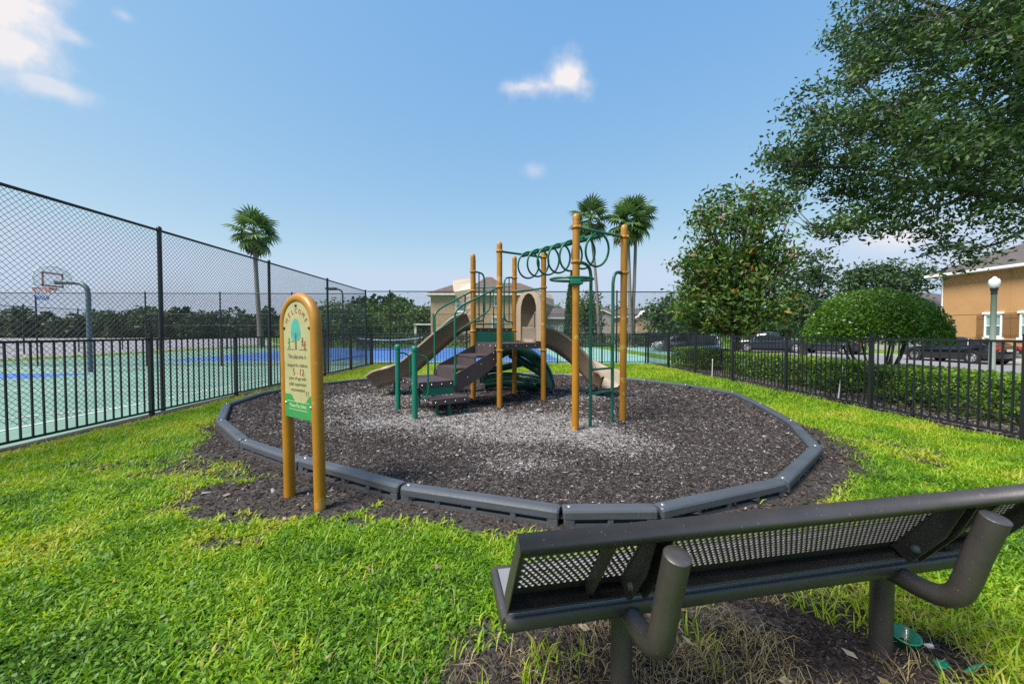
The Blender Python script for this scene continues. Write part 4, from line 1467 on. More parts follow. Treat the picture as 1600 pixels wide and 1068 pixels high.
# green hills along the foot of the panel
hill = [(-pw + .001, y0 + .001), (pw - .001, y0 + .001)] + [(pw - .001 - (2 * pw - .002) * k / 24, y0 + 0.155 + 0.035 * math.cos((k / 24 - 0.93) * 2 * PI) + 0.01 * math.sin(k * .8)) for k in range(25)]
MB().prism([SP(x, y, 0.0062) for (x, y) in hill], sn * 0.0012).build('hills', M['signgreen'], SG)
# tree emblem
tx, ty = -0.012, y1 - 0.035
b = MB()
for (ex, ey, rx, ry) in ((tx, ty, .062, .088), (tx - .03, ty - .03, .04, .05), (tx + .034, ty - .025, .036, .055)):
    b.add([SP(ex, ey, 0.0068)] + [SP(ex + rx * math.cos(2 * PI * k / 20) * (1 + .06 * math.sin(5 * k)), ey + ry * math.sin(2 * PI * k / 20), 0.0068 + ex * 0.004) for k in range(20)], [(0, 1 + k, 1 + (k + 1) % 20) for k in range(20)])
b.build('tree_crown', M['signteal'], SG)
b = MB()
b.add([SP(tx - .010, ty - .15, .0074), SP(tx + .012, ty - .15, .0074), SP(tx + .006, ty - .02, .0074), SP(tx - .004, ty - .02, .0074)], [(0, 1, 2, 3)])
for sg in (-1, 1):
    b.add([SP(tx + sg * .002, ty - .07, .0077), SP(tx + sg * .006, ty - .055, .0077), SP(tx + sg * .04, ty - .012, .0077)], [(0, 1, 2)])
b.build('tree_trunk', M['signbrown'], SG)
def figure(x, y, k, mat):
    b = MB()
    b.add([SP(x + .011 * k * math.cos(2 * PI * j / 10), y + .045 * k + .011 * k * math.sin(2 * PI * j / 10), .0076) for j in range(10)], [tuple(range(10))])
    for (ax, ay, bx, by, w) in ((0, .035, 0, .005, .012), (0, .03, .022, .02, .006), (0, .03, -.018, .012, .006), (0, .008, .013, -.03, .007), (0, .008, -.012, -.03, .007)):
        p_, q_ = Vector((ax, ay)) * k, Vector((bx, by)) * k
        n_ = Vector((-(q_ - p_).y, (q_ - p_).x)).normalized() * w * k / 2
        b.add([SP(x + e_.x, y + e_.y, .0079) for e_ in (p_ - n_, q_ - n_, q_ + n_, p_ + n_)], [(0, 1, 2, 3)])
    b.build('child_figure', M[mat], SG)
figure(-.105, ty - .115, 1.0, 'signgreen')
figure(.080, ty - .10, .8, 'signbrown')
figure(.112, ty - .125, .75, 'signred')
figure(.115, y0 + .195, .4, 'signbrown')
figure(.14, y0 + .197, .36, 'signred')
b = MB()
for (xa, xb, yy) in ((-.14, -.03, ty - .152), (.03, .14, ty - .152), (-.075, -.03, ty - .09)):
    b.add([SP(xa, yy, .0075), SP(xb, yy, .0075), SP(xb, yy + .005, .0075), SP(xa, yy + .005, .0075)], [(0, 1, 2, 3)])
b.build('ground_line', M['signbrown'], SG)


def text_polys(s, size):
    cu = bpy.data.curves.new('t', 'FONT')
    cu.body = s
    cu.size = size
    cu.align_x = 'CENTER'
    cu.resolution_u = 2
    ob = bpy.data.objects.new('t', cu)
    COL.objects.link(ob)
    dg = bpy.context.evaluated_depsgraph_get()
    me = bpy.data.meshes.new_from_object(ob.evaluated_get(dg))
    vs = [v_.co.copy() for v_ in me.vertices]
    fs = [tuple(p_.vertices) for p_ in me.polygons]
    bpy.data.objects.remove(ob)
    bpy.data.curves.remove(cu)
    bpy.data.meshes.remove(me)
    return vs, fs


def print_line(s, x, y, size, mat, rot=0.0, squeeze=1.0, dz=.0082, mb=None):
    vs, fs = text_polys(s, size)
    ca, sa = math.cos(rot), math.sin(rot)
    b = mb or MB()
    b.add([SP(x + (v_.x * squeeze * ca - v_.y * sa), y + (v_.x * squeeze * sa + v_.y * ca), dz) for v_ in vs], fs)
    if mb is None:
        b.build('lettering', M[mat], SG)


wb = MB()
for k, ch in enumerate('WELCOME'):
    a_ = math.radians(58 - k * 116 / 6)
    R_ = 0.138
    print_line(ch, -R_ * math.sin(a_), y1 - 0.045 + R_ * math.cos(a_), 0.056, 'signred', a_, 0.85, mb=wb)
wb.build('lettering', M['signred'], SG)
for (s, y, sz, mt) in (('This play area is', 1.12, 0.044, 'signbrown'), ('designed for children', 1.055, 0.038, 'signbrown'), ('years of age with', 0.955, 0.040, 'signbrown'), ('adult supervision', 0.911, 0.040, 'signbrown'), ('recommended', 0.868, 0.038, 'signbrown')):
    print_line(s, 0, y, sz, mt, 0, 0.86)
print_line('5', -0.045, 0.992, 0.072, 'signred', .08)
print_line('-', 0.003, 0.995, 0.05, 'signbrown')
print_line('12', 0.058, 0.992, 0.072, 'signred', -.04)
print_line('Please Play Safely', 0, y0 + 0.085, 0.038, 'signpale', 0, 0.88)
b = MB()
for (xa, xb, yy) in ((-.15, .15, y0 + .128), (-.13, .13, y0 + .066)):
    b.add([SP(xa, yy, .0085), SP(xb, yy - .004, .0085), SP(xb, yy - .001, .0085), SP(xa, yy + .003, .0085)], [(0, 1, 2, 3)])
b.build('rule', M['signpale'], SG)
for (x, y) in ((-pw + .035, y0 + .11), (pw - .03, y0 + .10), (-pw + .03, y1 - .02), (pw - .03, y1 - .02), (0, y1 + pw - .05)):
    MB().lathe(SP(x, y, .006), [(.011, 0), (.011, .005), (.006, .009), (0, .01)], 8, axis=sn).build('bolt', M['black'] if y > 1 else M['bolt'], SG)

# ------------------------------------------------------------------ bench
BN = empty('park_bench', B_O + B_D * 0.95, 'dark brown perforated metal bench seen from behind in front of the mulch pit', 'bench')
BL = 1.98


def BP(s, n, h):
    return B_O + B_D * s + B_N * n + Z * h


def perforated(name, c0, ax, ay, la, lb, pitch, row, r, ma, mb_, parent):
    """sheet with staggered round holes; ax along, ay across, margins ma / mb_"""
    nz_ = ax.cross(ay).normalized()
    ncol = int((la - 2 * ma) / pitch)
    nrow = int((lb - 2 * mb_) / row)
    ma = (la - (ncol + 0.5) * pitch) / 2
    mb_ = (lb - nrow * row) / 2
    vs, fs = [], []
    K = 8
    for j in range(nrow):
        for i_ in range(ncol):
            cx = ma + (i_ + 0.5) * pitch + (pitch / 2 if j % 2 else 0)
            cy = mb_ + (j + 0.5) * row
            for t in (0.0015, -0.0015):
                b0 = len(vs)
                hx, hy = pitch / 2, row / 2
                sq = [(hx, 0), (hx, hy), (0, hy), (-hx, hy), (-hx, 0), (-hx, -hy), (0, -hy), (hx, -hy)]
                vs += [c0 + ax * (cx + x) + ay * (cy + y) + nz_ * t for (x, y) in sq]
                vs += [c0 + ax * (cx + r * math.cos(2 * PI * k / K)) + ay * (cy + r * math.sin(2 * PI * k / K)) + nz_ * t for k in range(K)]
                for k in range(K):
                    k2 = (k + 1) % K
                    f = (b0 + k, b0 + k2, b0 + K + k2, b0 + K + k)
                    fs.append(f if t > 0 else f[::-1])
            o_ = len(vs) - 32
            for k in range(K):
                k2 = (k + 1) % K
                fs.append((o_ + K + k, o_ + K + k2, o_ + 16 + K + k2, o_ + 16 + K + k))
    # plain margins
    def plate(x0, x1, y0_, y1_):
        b0 = len(vs)
        for t in (0.0015, -0.0015):
            vs.extend([c0 + ax * x + ay * y + nz_ * t for (x, y) in ((x0, y0_), (x1, y0_), (x1, y1_), (x0, y1_))])
        fs.extend([(b0, b0 + 1, b0 + 2, b0 + 3), (b0 + 7, b0 + 6, b0 + 5, b0 + 4)])
        for k in range(4):
            k2 = (k + 1) % 4
            fs.append((b0 + k, b0 + 4 + k, b0 + 4 + k2, b0 + k2))
    plate(0, la, 0, mb_)
    plate(0, la, lb - mb_, lb)
    for j in range(nrow):
        o_ = pitch / 2 if j % 2 else 0
        plate(0, ma + o_, mb_ + j * row, mb_ + (j + 1) * row)
        plate(ma + ncol * pitch + o_, la, mb_ + j * row, mb_ + (j + 1) * row)
    b = MB().add(vs, fs, False)
    return b.build(name, M['bench'], parent)


# seat: perforated top with rolled edges
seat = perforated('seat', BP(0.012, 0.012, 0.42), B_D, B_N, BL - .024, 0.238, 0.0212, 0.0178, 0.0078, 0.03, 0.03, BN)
seat.data.materials[0] = M['benchpale']
b = MB()
def roll(pr, path):
    b.sweep(path, pr, smooth=True)
RP = [(-.012, .0015), (-.004, .0030), (.006, .0015), (.012, -.006), (.0125, -.040), (.009, -.044), (.006, -.040), (.006, -.008), (.002, -.0035), (-.012, -.0015)]
b.sweep([BP(0, 0.0, .42), BP(BL, 0.0, .42)], RP)
b.sweep([BP(BL, 0.262, .42), BP(0, 0.262, .42)], RP)
b.sweep([BP(0.0, .262, .42), BP(0.0, 0.0, .42)], RP)
b.sweep([BP(BL, 0.0, .42), BP(BL, .262, .42)], RP)
b.build('seat_rim', M['bench'], seat)
# back: perforated sheet leaning back, folded edges
bd0, bd1 = BP(0, .022, .478), BP(0, -.187, .786)
ay = (bd1 - bd0)
lb = ay.length
ay.normalize()
bn = B_D.cross(ay).normalized()
if bn.dot(B_N) > 0: bn = -bn           # towards the rear of the bench
back = perforated('backrest', bd0 + B_D * 0.004, B_D, ay, BL - .008, lb, 0.0212, 0.0178, 0.0078, 0.03, 0.04, BN)
def fold(path0, up_dir, depth, lip, name):
    """folded edge: flange towards the rear, rounded over into a lip"""
    prof = []
    R_ = 0.013
    for (t, dpt) in ((0.0025, 0.0), (0.003, depth - R_)):
        prof.append((dpt, t))
    for k in range(1, 6):
        a_ = PI / 2 * k / 5
        prof.append((depth - R_ + R_ * math.sin(a_), 0.003 - R_ + R_ * math.cos(a_)))
    prof.append((depth, -lip))
    prof.append((depth - 0.004, -lip))
    prof.append((depth - 0.004, -R_))
    prof.append((depth - R_, -0.0012))
    prof.append((0.0, -0.0012))
    vs, fs = [], []
    m = len(prof)
    for q in path0:
        for (dp, uu) in prof:
            vs.append(q + bn * dp + up_dir * uu)
    for i_ in range(len(path0) - 1):
        for k in range(m):
            k2 = (k + 1) % m
            fs.append((i_ * m + k, i_ * m + k2, (i_ + 1) * m + k2, (i_ + 1) * m + k))
    fs += [tuple(range(m)), tuple(range((len(path0) - 1) * m, len(path0) * m))[::-1]]
    MB().add(vs, fs, True).build(name, M['bench'], back)


fold([bd0 + ay * lb + B_D * s for s in (0, BL)], ay, 0.050, 0.024, 'top_flange')
fold([bd0 + B_D * s for s in (0, BL)], -ay, 0.055, 0.012, 'bottom_flange')
for s in (0.0, BL - .003):
    q = bd0 + B_D * s
    MB().prism([q + ay * 0.0 - bn * 0.001, q + ay * lb, q + ay * lb + bn * 0.046, q + bn * 0.053], B_D * 0.0035).build('end_flange', M['bench'], back)
for s in (0.265, 1.72):
    q = bd0 + B_D * s
    MB().prism([q + ay * 0.012 + bn * .003, q + ay * (lb - .012) + bn * .003, q + ay * (lb - .012) + bn * 0.034, q + ay * .012 + bn * 0.034], B_D * 0.022).build('brace', M['bench'], back)
hb_ = MB()
for s in (0.155, 0.74, 1.36):
    hb_.lathe(bd0 + ay * (lb - 0.016) + B_D * s + bn * 0.0503, [(.0, .0006), (.0065, .0006), (.0066, 0)], 10, axis=bn)
hb_.build('drain_hole', M['black'], back)
# legs and the bent pipes that carry seat and back
for s in (0.422, 1.555):
    lg = MB().tube([BP(s, .057, -.1), BP(s, .057, .375)], 0.0375, 18).build('leg', M['bench'], BN)
    pts = [BP(s, .20, .378), BP(s, .05, .376)] + bez([BP(s, -.05, .370), BP(s, -.12, .378), BP(s, -.168, .412), BP(s, -.192, .47), BP(s, -.215, .57)], 5) + [BP(s, -.257, .722)]
    ap = MB().tube(pts, 0.0365, 18).build('support_pipe', M['bench'], BN)
    dirp = (pts[-1] - pts[-2]).normalized()
    MB().lathe(pts[-1], [(.036, -.002), (.0372, .0), (.0345, .003), (.012, .003), (0.010, .003), (0, .0025)], 18, axis=dirp).build('pipe_cap', M['bench'], ap)
    b = MB()
    for ds in (-.034, .020):
        b.prism([bd0 + B_D * (s + ds) + ay * f * lb + bn * e_ for (f, e_) in ((.06, .004), (.9, .004), (.9, .045), (.55, .075), (.06, .075))], B_D * 0.006)
    b.prism([bd0 + B_D * (s - .036) + ay * f * lb + bn * .004 for f in (.04, .92)] + [bd0 + B_D * (s - .036) + ay * f * lb + bn * .010 for f in (.92, .04)], B_D * 0.06)
    br = b.build('bracket', M['bench'], ap)
    for sg, ds in ((-1, -.034), (1, .026)):
        b = MB()
        q = bd0 + B_D * (s + ds) + ay * lb * .24 + bn * .055
        b.lathe(q, [(.016, 0), (.016, .004), (.011, .006), (.011, .014), (.007, .016), (0, .016)], 10, axis=B_D * sg)
        b.build('bolt', M['galv' if s > 1 else 'bench'], br)

# ------------------------------------------------------------------ small things
q = on(1414, 1000, 0.03)
ax_ = Vector((-0.10, -0.16, 0.98)).normalized()
cp = MB().lathe(q - ax_ * .045, [(0, 0), (.038, 0), (.041, .003), (.0465, .070), (.0495, .070), (.0495, .077), (.0445, .077), (.039, .006), (0, .005)], 26, axis=ax_)
tag(cp.build('plastic_cup', M['cup'], loc=q), 'open green plastic cup half sunk in weeds beside the bench leg', 'cup')
q = on(1545, 1041, 0.03)
cv = bez([on(1508, 1050, 0.012), on(1525, 1041, .022), on(1545, 1038, .026), on(1562, 1041, .02), on(1572, 1048, .012)], 4)
tag(MB().tube(cv, 0.0065, 8).build('plastic_strip', M['cup'], loc=q), 'short curved green plastic strip lying in yellowing weeds', 'litter')
q = on(1470, 1040, 0.012)
tag(MB().prism([q + Vector((-.025, -.015, 0)), q + Vector((.02, -.02, .008)), q + Vector((.032, .012, .012)), q + Vector((-.01, .022, .004))], (0, 0, .003)).build('plastic_shard', M['teal'], loc=q), 'flat teal plastic shard between the green cup and the green strip', 'litter')
q = on(1444, 1008, 0.012)
tag(MB().tube([q, q + Vector((.022, -.016, .012))], 0.009, 8).build('bottle_cap', M['whitestick'], loc=q), 'small white cap lying against the green plastic cup', 'litter')
for (u, v, h, tl, lab) in ((1309, 627, .63, (0.13, -.05), 'thin white stake leaning at the gap in the near hedge'), (1112.5, 590, .50, (0.02, .0), 'thin white stake upright beside the low block of hedge')):
    q = on(u, v, 0.0)
    b = MB().tube([q - Z * .02, q + Z * h + Vector((tl[0] * h * .9, 0, 0))], [0.012, 0.009], 8)
    b.lathe(q + Z * h + Vector((tl[0] * h * .9, 0, 0)), [(.009, -.02), (.014, -.01), (.014, .03), (.008, .04), (0, .042)], 8)
    tag(b.build('stake', M['whitestick'], loc=q), lab, 'stake')

# ------------------------------------------------------------------ planting
def in_ellipsoids(ells, n, shell=0.55):
    """random points in a union of ellipsoids, thicker towards the skin"""
    vol = np.array([e[3] * e[4] * e[5] for e in ells])
    idx = rng.choice(len(ells), n, p=vol / vol.sum())
    E = np.array(ells)[idx]
    d = unit(rng.normal(size=(n, 3)))
    r = rng.random(n) ** (1 / 3) * (1 - shell) + shell * (1 - rng.random(n) ** 2 * 0.5)
    r = np.minimum(r, 1.0)
    return E[:, :3] + d * E[:, 3:6] * r[:, None]


def limbs(root, lo, hi, r0, targets, mat, name='trunk', bend=0.3, seg=8, min_r=0.004):
    """trunk that splits towards the targets"""
    b = MB()
    b.tube(bez([lo, lo.lerp(hi, .5) + Vector((random.uniform(-.05, .05), random.uniform(-.05, .05), 0)), hi], 4), [r0 * (1 - .3 * k / 8) for k in range(9)], 10)
    for t in targets:
        t = Vector(t)
        m_ = hi.lerp(t, .5) + Vector((random.gauss(0, bend * .3), random.gauss(0, bend * .3), bend * random.uniform(0, .5)))
        pts = bez([hi, m_, t], 4)
        n_ = len(pts)
        b.tube(pts, [max(r0 * .55 * (1 - k / n_), min_r) for k in range(n_)], 6, caps=False)
    return b.build(name, mat, root)


def tree(name, label, base, ells, leaf, mat, clumps, per, spread, trunk_r, fork, cat='tree', group=None, rshade=(2, 2), flat=0.25, aspect=0.45, shell=.55, bark='bark', tl=14, minz=None, droop=0.0):
    root = empty(name, base, label, cat, group)
    C = in_ellipsoids(ells, clumps, shell)
    if minz is not None:
        C[:, 2] = np.maximum(C[:, 2], minz)
    cr_ = rng.normal(0, 0.13, clumps)
    P = np.repeat(C, per, 0) + rng.normal(size=(clumps * per, 3)) * spread * np.array([1, 1, .7])
    r = np.clip(rng.beta(*rshade, clumps * per) + np.repeat(cr_, per), 0, 1)
    link('crown', leaf_mesh('crown', P, leaf, mat, r, aspect, tuple(base), flat, droop=droop), root)
    root.children[-1]['kind'] = 'stuff' if False else 'thing'
    pick = C[rng.choice(clumps, min(tl, clumps), replace=False)]
    limbs(root, Vector(base), Vector(fork), trunk_r, [tuple(q) for q in pick], M[bark])
    return root, C


# ---- live oak overhanging from outside the frame
ob = Vector((10.6, 6.9, -0.15))
ells = []
for (u, v, Y, rx, ry, rz) in ((1500, 130, 6.3, 1.75, 1.5, 1.45), (1360, 235, 6.0, 1.25, 1.0, .72), (1480, 10, 6.4, 1.55, 1.4, 1.0), (1440, 262, 5.8, 1.5, 1.0, .58), (1590, 265, 6.0, 1.2, 1.0, .68), (1690, 120, 6.5, 1.6, 1.6, 2.2), (1290, 225, 6.1, .62, .7, .55), (1255, 262, 6.1, .38, .5, .36), (1300, 160, 6.2, .55, .6, .42), (1245, 225, 6.1, .42, .5, .40), (1335, 90, 6.3, .5, .6, .4), (1345, 20, 6.4, .5, .6, .4)):
    c = at(u, v, Y)
    ells.append((c.x, c.y, c.z, rx, ry, rz))
C = in_ellipsoids(ells, 980, .3)
extra = []
for (u, v, n_, su, sv) in ((1300, 352, 10, 22, 10), (1345, 325, 14, 30, 12), (1470, 362, 4, 26, 10), (1500, 385, 4, 24, 12), (1400, 345, 8, 30, 8), (1592, 345, 6, 16, 12), (1500, 338, 6, 50, 10), (1508, 415, 2, 9, 5), (1460, 388, 2, 12, 6), (1225, 290, 6, 8, 14), (1210, 245, 5, 6, 10)):
    for _ in range(n_):
        extra.append(at(u + random.gauss(0, su), v + random.gauss(0, sv), random.uniform(5.5, 6.4)))
C = np.concatenate([C, np.array([tuple(q) for q in extra])])
oak = empty('oak_tree', ob, 'large oak tree whose leafy branches hang in from beyond the hedge', 'tree')
limbpts = []
tb = MB()
fk = Vector((9.7, 6.6, 2.5))
tb.tube(bez([ob, Vector((10.4, 6.8, 1.2)), fk], 5), [.26 - .008 * k for k in range(11)], 14)
MAIN = []
for path, r0 in (([fk, at(1640, 330, 6.3), at(1530, 300, 6.2), at(1430, 285, 6.0), at(1340, 262, 6.0), at(1270, 262, 6.1)], .085),
                 ([fk, at(1720, 150, 6.6), at(1600, 60, 6.5), at(1500, 20, 6.4), at(1400, -10, 6.4)], .085),
                 ([at(1720, 150, 6.6), at(1590, 100, 6.0), at(1545, 60, 5.8), at(1470, 30, 5.8)], .05),
                 ([at(1530, 300, 6.2), at(1440, 215, 6.1), at(1380, 165, 6.1), at(1330, 120, 6.1)], .045),
                 ([at(1340, 262, 6.0), at(1310, 200, 6.05), at(1265, 170, 6.1)], .028),
                 ([at(1640, 330, 6.3), at(1560, 380, 6.1), at(1480, 390, 6.0), at(1435, 402, 5.9)], .03),
                 ([at(1530, 300, 6.2), at(1440, 330, 5.9), at(1350, 345, 5.9), at(1285, 368, 5.9)], .03),
                 ([at(1640, 330, 6.3), at(1560, 200, 6.6), at(1500, 130, 6.8)], .05)):
    pts = bez(path, 5)
    n_ = len(pts)
    tb.tube(pts, [max(r0 * (1 - .85 * k / n_), .006) for k in range(n_)], 8, caps=False)
    MAIN += [tuple(q) for q in pts]
tb.build('trunk', M['bark'], oak)
MAIN = np.array(MAIN)
tw = MB()
for c in C:
    dd = np.linalg.norm(MAIN - c[None] - np.array([0, 0, -.1]), axis=1)
    j = int(np.argmin(dd + rng.random(len(dd)) * .25))
    a_, b_ = Vector(MAIN[j]), Vector(c)
    m_ = a_.lerp(b_, .5) + Vector(rng.normal(0, .06, 3))
    tw.tube([a_, m_, b_], [.010, .006, .003], 3, caps=False)
tag(tw.build('twigs', M['bark'], oak), kind='stuff')
per = 64
cr_ = rng.normal(0, .12, len(C))
P = np.repeat(C, per, 0) + rng.normal(size=(len(C) * per, 3)) * np.array([.13, .13, .075])
r = np.clip(rng.beta(2, 2.6, len(P)) + np.repeat(cr_, per), 0, 1)
link('crown', leaf_mesh('crown', P, 0.080, M['oakleaf'], r, .44, tuple(ob), .15), oak)

# ---- magnolia beyond the fence
mb_ = Vector((at(1150, 520, 12.6).x, 12.6, -0.1))
def magE(u, v, rx, rz, Y=12.6):
    c = at(u, v, Y)
    return (c.x, c.y, c.z, rx, rx * .9, rz)
tree('magnolia_tree', 'bushy magnolia with glossy leaves showing orange undersides behind the fence', mb_,
     [magE(1145, 480, 2.05, .85), magE(1150, 425, 1.6, .8), magE(1150, 375, 1.5, .85), magE(1145, 330, 1.35, .6), magE(1200, 325, .85, .5), magE(1150, 300, .75, .35), magE(1105, 415, 1.2, .6), magE(1195, 400, 1.1, .6), magE(1085, 455, .8, .6), magE(1100, 335, .55, .55), magE(1210, 440, .6, .55), magE(1225, 318, .38, .3), magE(1085, 400, .4, .4)],
     0.165, M['magleaf'], 980, 15, 0.17, .11, (mb_.x + .05, mb_.y, 1.2), rshade=(1.7, 2.2), flat=.1, aspect=.42, shell=.35, tl=110)

# ---- round clipped shrub with several stems
sb_ = Vector((at(1368, 570, 9.3).x, 9.3, -0.05))
SR = empty('clipped_shrub', sb_, 'dome shaped clipped shrub on several bare stems beside the lamp post', 'shrub')
c0 = at(1362, 525, 9.3)
N = 30000
d = unit(rng.normal(size=(N, 3)))
d[:, 2] = np.where(d[:, 2] < -.12, -d[:, 2] * .6, d[:, 2])
rad = 1 - rng.random(N) ** 2.5 * .42
lump = .90 + .19 * fnoise(np.arctan2(d[:, 0], d[:, 1]) * 2 + 9, d[:, 2] * 3 + 9, 1.4, 101)
P = np.stack([c0.x + d[:, 0] * 1.42 * rad * lump, c0.y + d[:, 1] * 1.3 * rad * lump, c0.z - .04 + d[:, 2] * 1.22 * rad * lump], 1)
r = np.clip(rng.beta(2, 2.4, N) + .5 * (fnoise(P[:, 0] + 30, P[:, 2] + P[:, 1] + 30, 2.2, 105) - .5), 0, 1)
link('crown', leaf_mesh('crown', P, .072, M['topleaf'], r, .5, tuple(sb_), .3), SR)
# sparse inner leaves so that the dome is not hollow
b = MB()
for k in range(9):
    a_ = 2 * PI * k / 9 + .3
    tip = Vector((c0.x + 0.9 * math.cos(a_) * random.uniform(.5, 1), c0.y + .8 * math.sin(a_), c0.z + random.uniform(.1, .5)))
    pts = bez([sb_ + Vector((.1 * math.cos(a_), .1 * math.sin(a_), 0)), sb_.lerp(tip, .45) + Vector((.16 * math.cos(a_), .16 * math.sin(a_), 0)), tip], 4)
    b.tube(pts, [.042 - .0035 * q for q in range(len(pts))], 7, caps=False)
b.build('stems', M['bark'], SR)
M['shade_leaf'] = M['topleaf']


# ---- clipped hedges
def hedge(label, x0, x1, y0, y1, z0, z1, leaf, n, mat='hedgeleaf', group='clipped hedges along the fence'):
    base = Vector(((x0 + x1) / 2, (y0 + y1) / 2, z0))
    root = empty('hedge', base, label, 'hedge', group)
    lx_, ly_, lz_ = x1 - x0, y1 - y0, z1 - z0
    areas = np.array([ly_ * lz_, ly_ * lz_, lx_ * lz_, lx_ * lz_, lx_ * ly_])
    f = rng.choice(5, n, p=areas / areas.sum())
    a_, b_ = rng.random(n), rng.random(n)
    dep = rng.random(n) ** 1.8 * .16
    x = np.where(f == 0, x0 + dep, np.where(f == 1, x1 - dep, x0 + a_ * lx_))
    y = np.where(f == 2, y0 + dep, np.where(f == 3, y1 - dep, y0 + np.where(f >= 2, b_, a_) * ly_))
    z = np.where(f == 4, z1 - dep, z0 + b_ * lz_)
    y = np.where(f == 4, y0 + b_ * ly_, y)
    nn = .07 * (fnoise(y + x + 13, z + 13, 2.5, 111) - .5)
    x += np.where(f == 0, -nn, np.where(f == 1, nn, 0)) * 1.6
    z += np.where(f == 4, nn * .9, 0) + rng.normal(0, .012, n)
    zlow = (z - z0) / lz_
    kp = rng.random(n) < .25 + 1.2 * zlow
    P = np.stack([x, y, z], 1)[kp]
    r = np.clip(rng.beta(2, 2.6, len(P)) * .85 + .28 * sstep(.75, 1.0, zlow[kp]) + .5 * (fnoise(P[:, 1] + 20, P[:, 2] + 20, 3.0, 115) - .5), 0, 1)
    link('foliage', leaf_mesh('foliage', P, leaf, M[mat], r, .55, tuple(base), .2), root)
    b = MB()
    for k in range(max(2, int(ly_ / .45))):
        q = Vector((base.x + random.uniform(-.15, .15) * lx_, y0 + .2 + (ly_ - .4) * k / max(1, int(ly_ / .45) - 1), z0))
        for _ in range(3):
            b.tube([q, q + Vector((random.uniform(-.3, .3) * lx_, random.uniform(-.15, .15), lz_ * random.uniform(.6, .9)))], [.014, .006], 4, caps=False)
    # dense dark twigs inside
    for k in range(int(160 * lx_ * ly_)):
        q = Vector((random.uniform(x0 + .12, x1 - .12), random.uniform(y0 + .12, y1 - .12), z0 + random.uniform(.1, .8) * lz_))
        b.tube([q, q + Vector((random.gauss(0, .12), random.gauss(0, .12), random.uniform(.05, .2)))], [.007, .004], 3, caps=False)
    tag(b.build('branches', M['bark'], root), kind='stuff')
    return root


hedge('long low clipped hedge in front of the black saloon car and lamp post', 6.92, 7.85, 1.6, 7.25, -.02, .69, .055, 26000)
hedge('clipped hedge between the leaning white stake and the low hedge gap', 6.92, 7.85, 7.95, 12.0, -.02, .70, .06, 20000)
hedge('small square block of hedge at the far corner of the lawn', 6.65, 7.75, 12.9, 15.2, -.02, .72, .065, 9000)
hedge('low flat topped hedge farther back near the parked grille of a car', 8.0, 9.2, 15.6, 17.0, -.1, .36, .08, 3500)
hedge('long dark hedge behind the tennis court and its far fence', -17.5, 14.0, 36.3, 37.6, CZ, .95, .17, 15000, 'oakleaf', None)
hedge('tall hedge in front of the parked navy pickup beyond the road', 17, 26, 38.5, 40, -.4, 1.6, .2, 5000, 'hedgeleaf', None)

# ---- palms
def frond_mesh(name, L, fan, mat, dead=False):
    """fan leaf on a stalk: stalk along +X from the origin, fingers folded and drooping at the tips"""
    b = MB()
    b.tube(bez([(0, 0, 0), (L * .5, 0, .10 * L), (L, 0, .08 * L)], 3), [.03, .028, .026, .024, .022, .02, .018][:7], 4, caps=False)
    K = 15
    c = Vector((L, 0, .08 * L))
    for k in range(K):
        a_ = math.radians(-128 + 256 * k / (K - 1))
        fl = fan * (1 - .25 * abs(a_) / 2.3)
        d = Vector((math.cos(a_), math.sin(a_), 0))
        s = Vector((-d.y, d.x, 0))
        w = fan * .075
        m1 = c + d * fl * .55 + Vector((0, 0, -.05 * fan))
        t = c + d * fl * .95 + Vector((0, 0, -(.22 + .16 * random.random()) * fan))
        rid = Vector((0, 0, w * .5))
        b.add([c, m1 - s * w, m1 + rid, m1 + s * w, t], [(0, 1, 2), (0, 2, 3), (1, 4, 2), (2, 4, 3)])
    me = b.mesh(name, mat)
    a = me.attributes.new('rnd', 'FLOAT', 'FACE')
    base_r = random.uniform(.15, .75)
    a.data.foreach_set('value', np.clip(np.full(len(me.polygons), base_r) + rng.normal(0, .12, len(me.polygons)), 0, 1).astype(np.float32))
    return me


FR = [frond_mesh('frond', .95, 1.05, M['frond']) for _ in range(5)]
FD = [frond_mesh('dead_frond', .8, .85, M['deadfrond']) for _ in range(2)]


def palm(label, base, tops, scale=1.0, nf=34, skirt=7):
    root = empty('palm_tree', base, label, 'palm tree', 'tall fan palms beyond the courts')
    for (tip, r0) in tops:
        tip = Vector(tip)
        bb = Vector(base)
        pts = bez([bb, bb.lerp(tip, .5) + Vector((random.uniform(-.15, .15), 0, 0)), tip], 6)
        n_ = len(pts)
        MB().tube(pts, [r0 * (1.35 - .5 * min(1, k / 3) - .2 * k / n_) for k in range(n_)], 10).build('trunk', M['palmbark'], root)
        for k in range(nf):
            el = math.radians(80 - 146 * (k / nf) ** .9)
            az = k * 2.39996 + random.uniform(-.2, .2)
            o = link('frond', random.choice(FR), root, tip - bb + Vector((0, 0, .25 - .5 * k / nf)))
            o.rotation_euler = (random.uniform(-.4, .4), -el, az)
            sc = scale * random.uniform(.85, 1.12)
            o.scale = (sc, sc, sc)
        for k in range(skirt):
            o = link('dead_frond', random.choice(FD), root, tip - bb + Vector((0, 0, -.35)))
            o.rotation_euler = (0, math.radians(random.uniform(62, 82)), k * 2.4)
            sc = scale * random.uniform(.8, 1.1)
            o.scale = (sc, sc, sc)
    return root


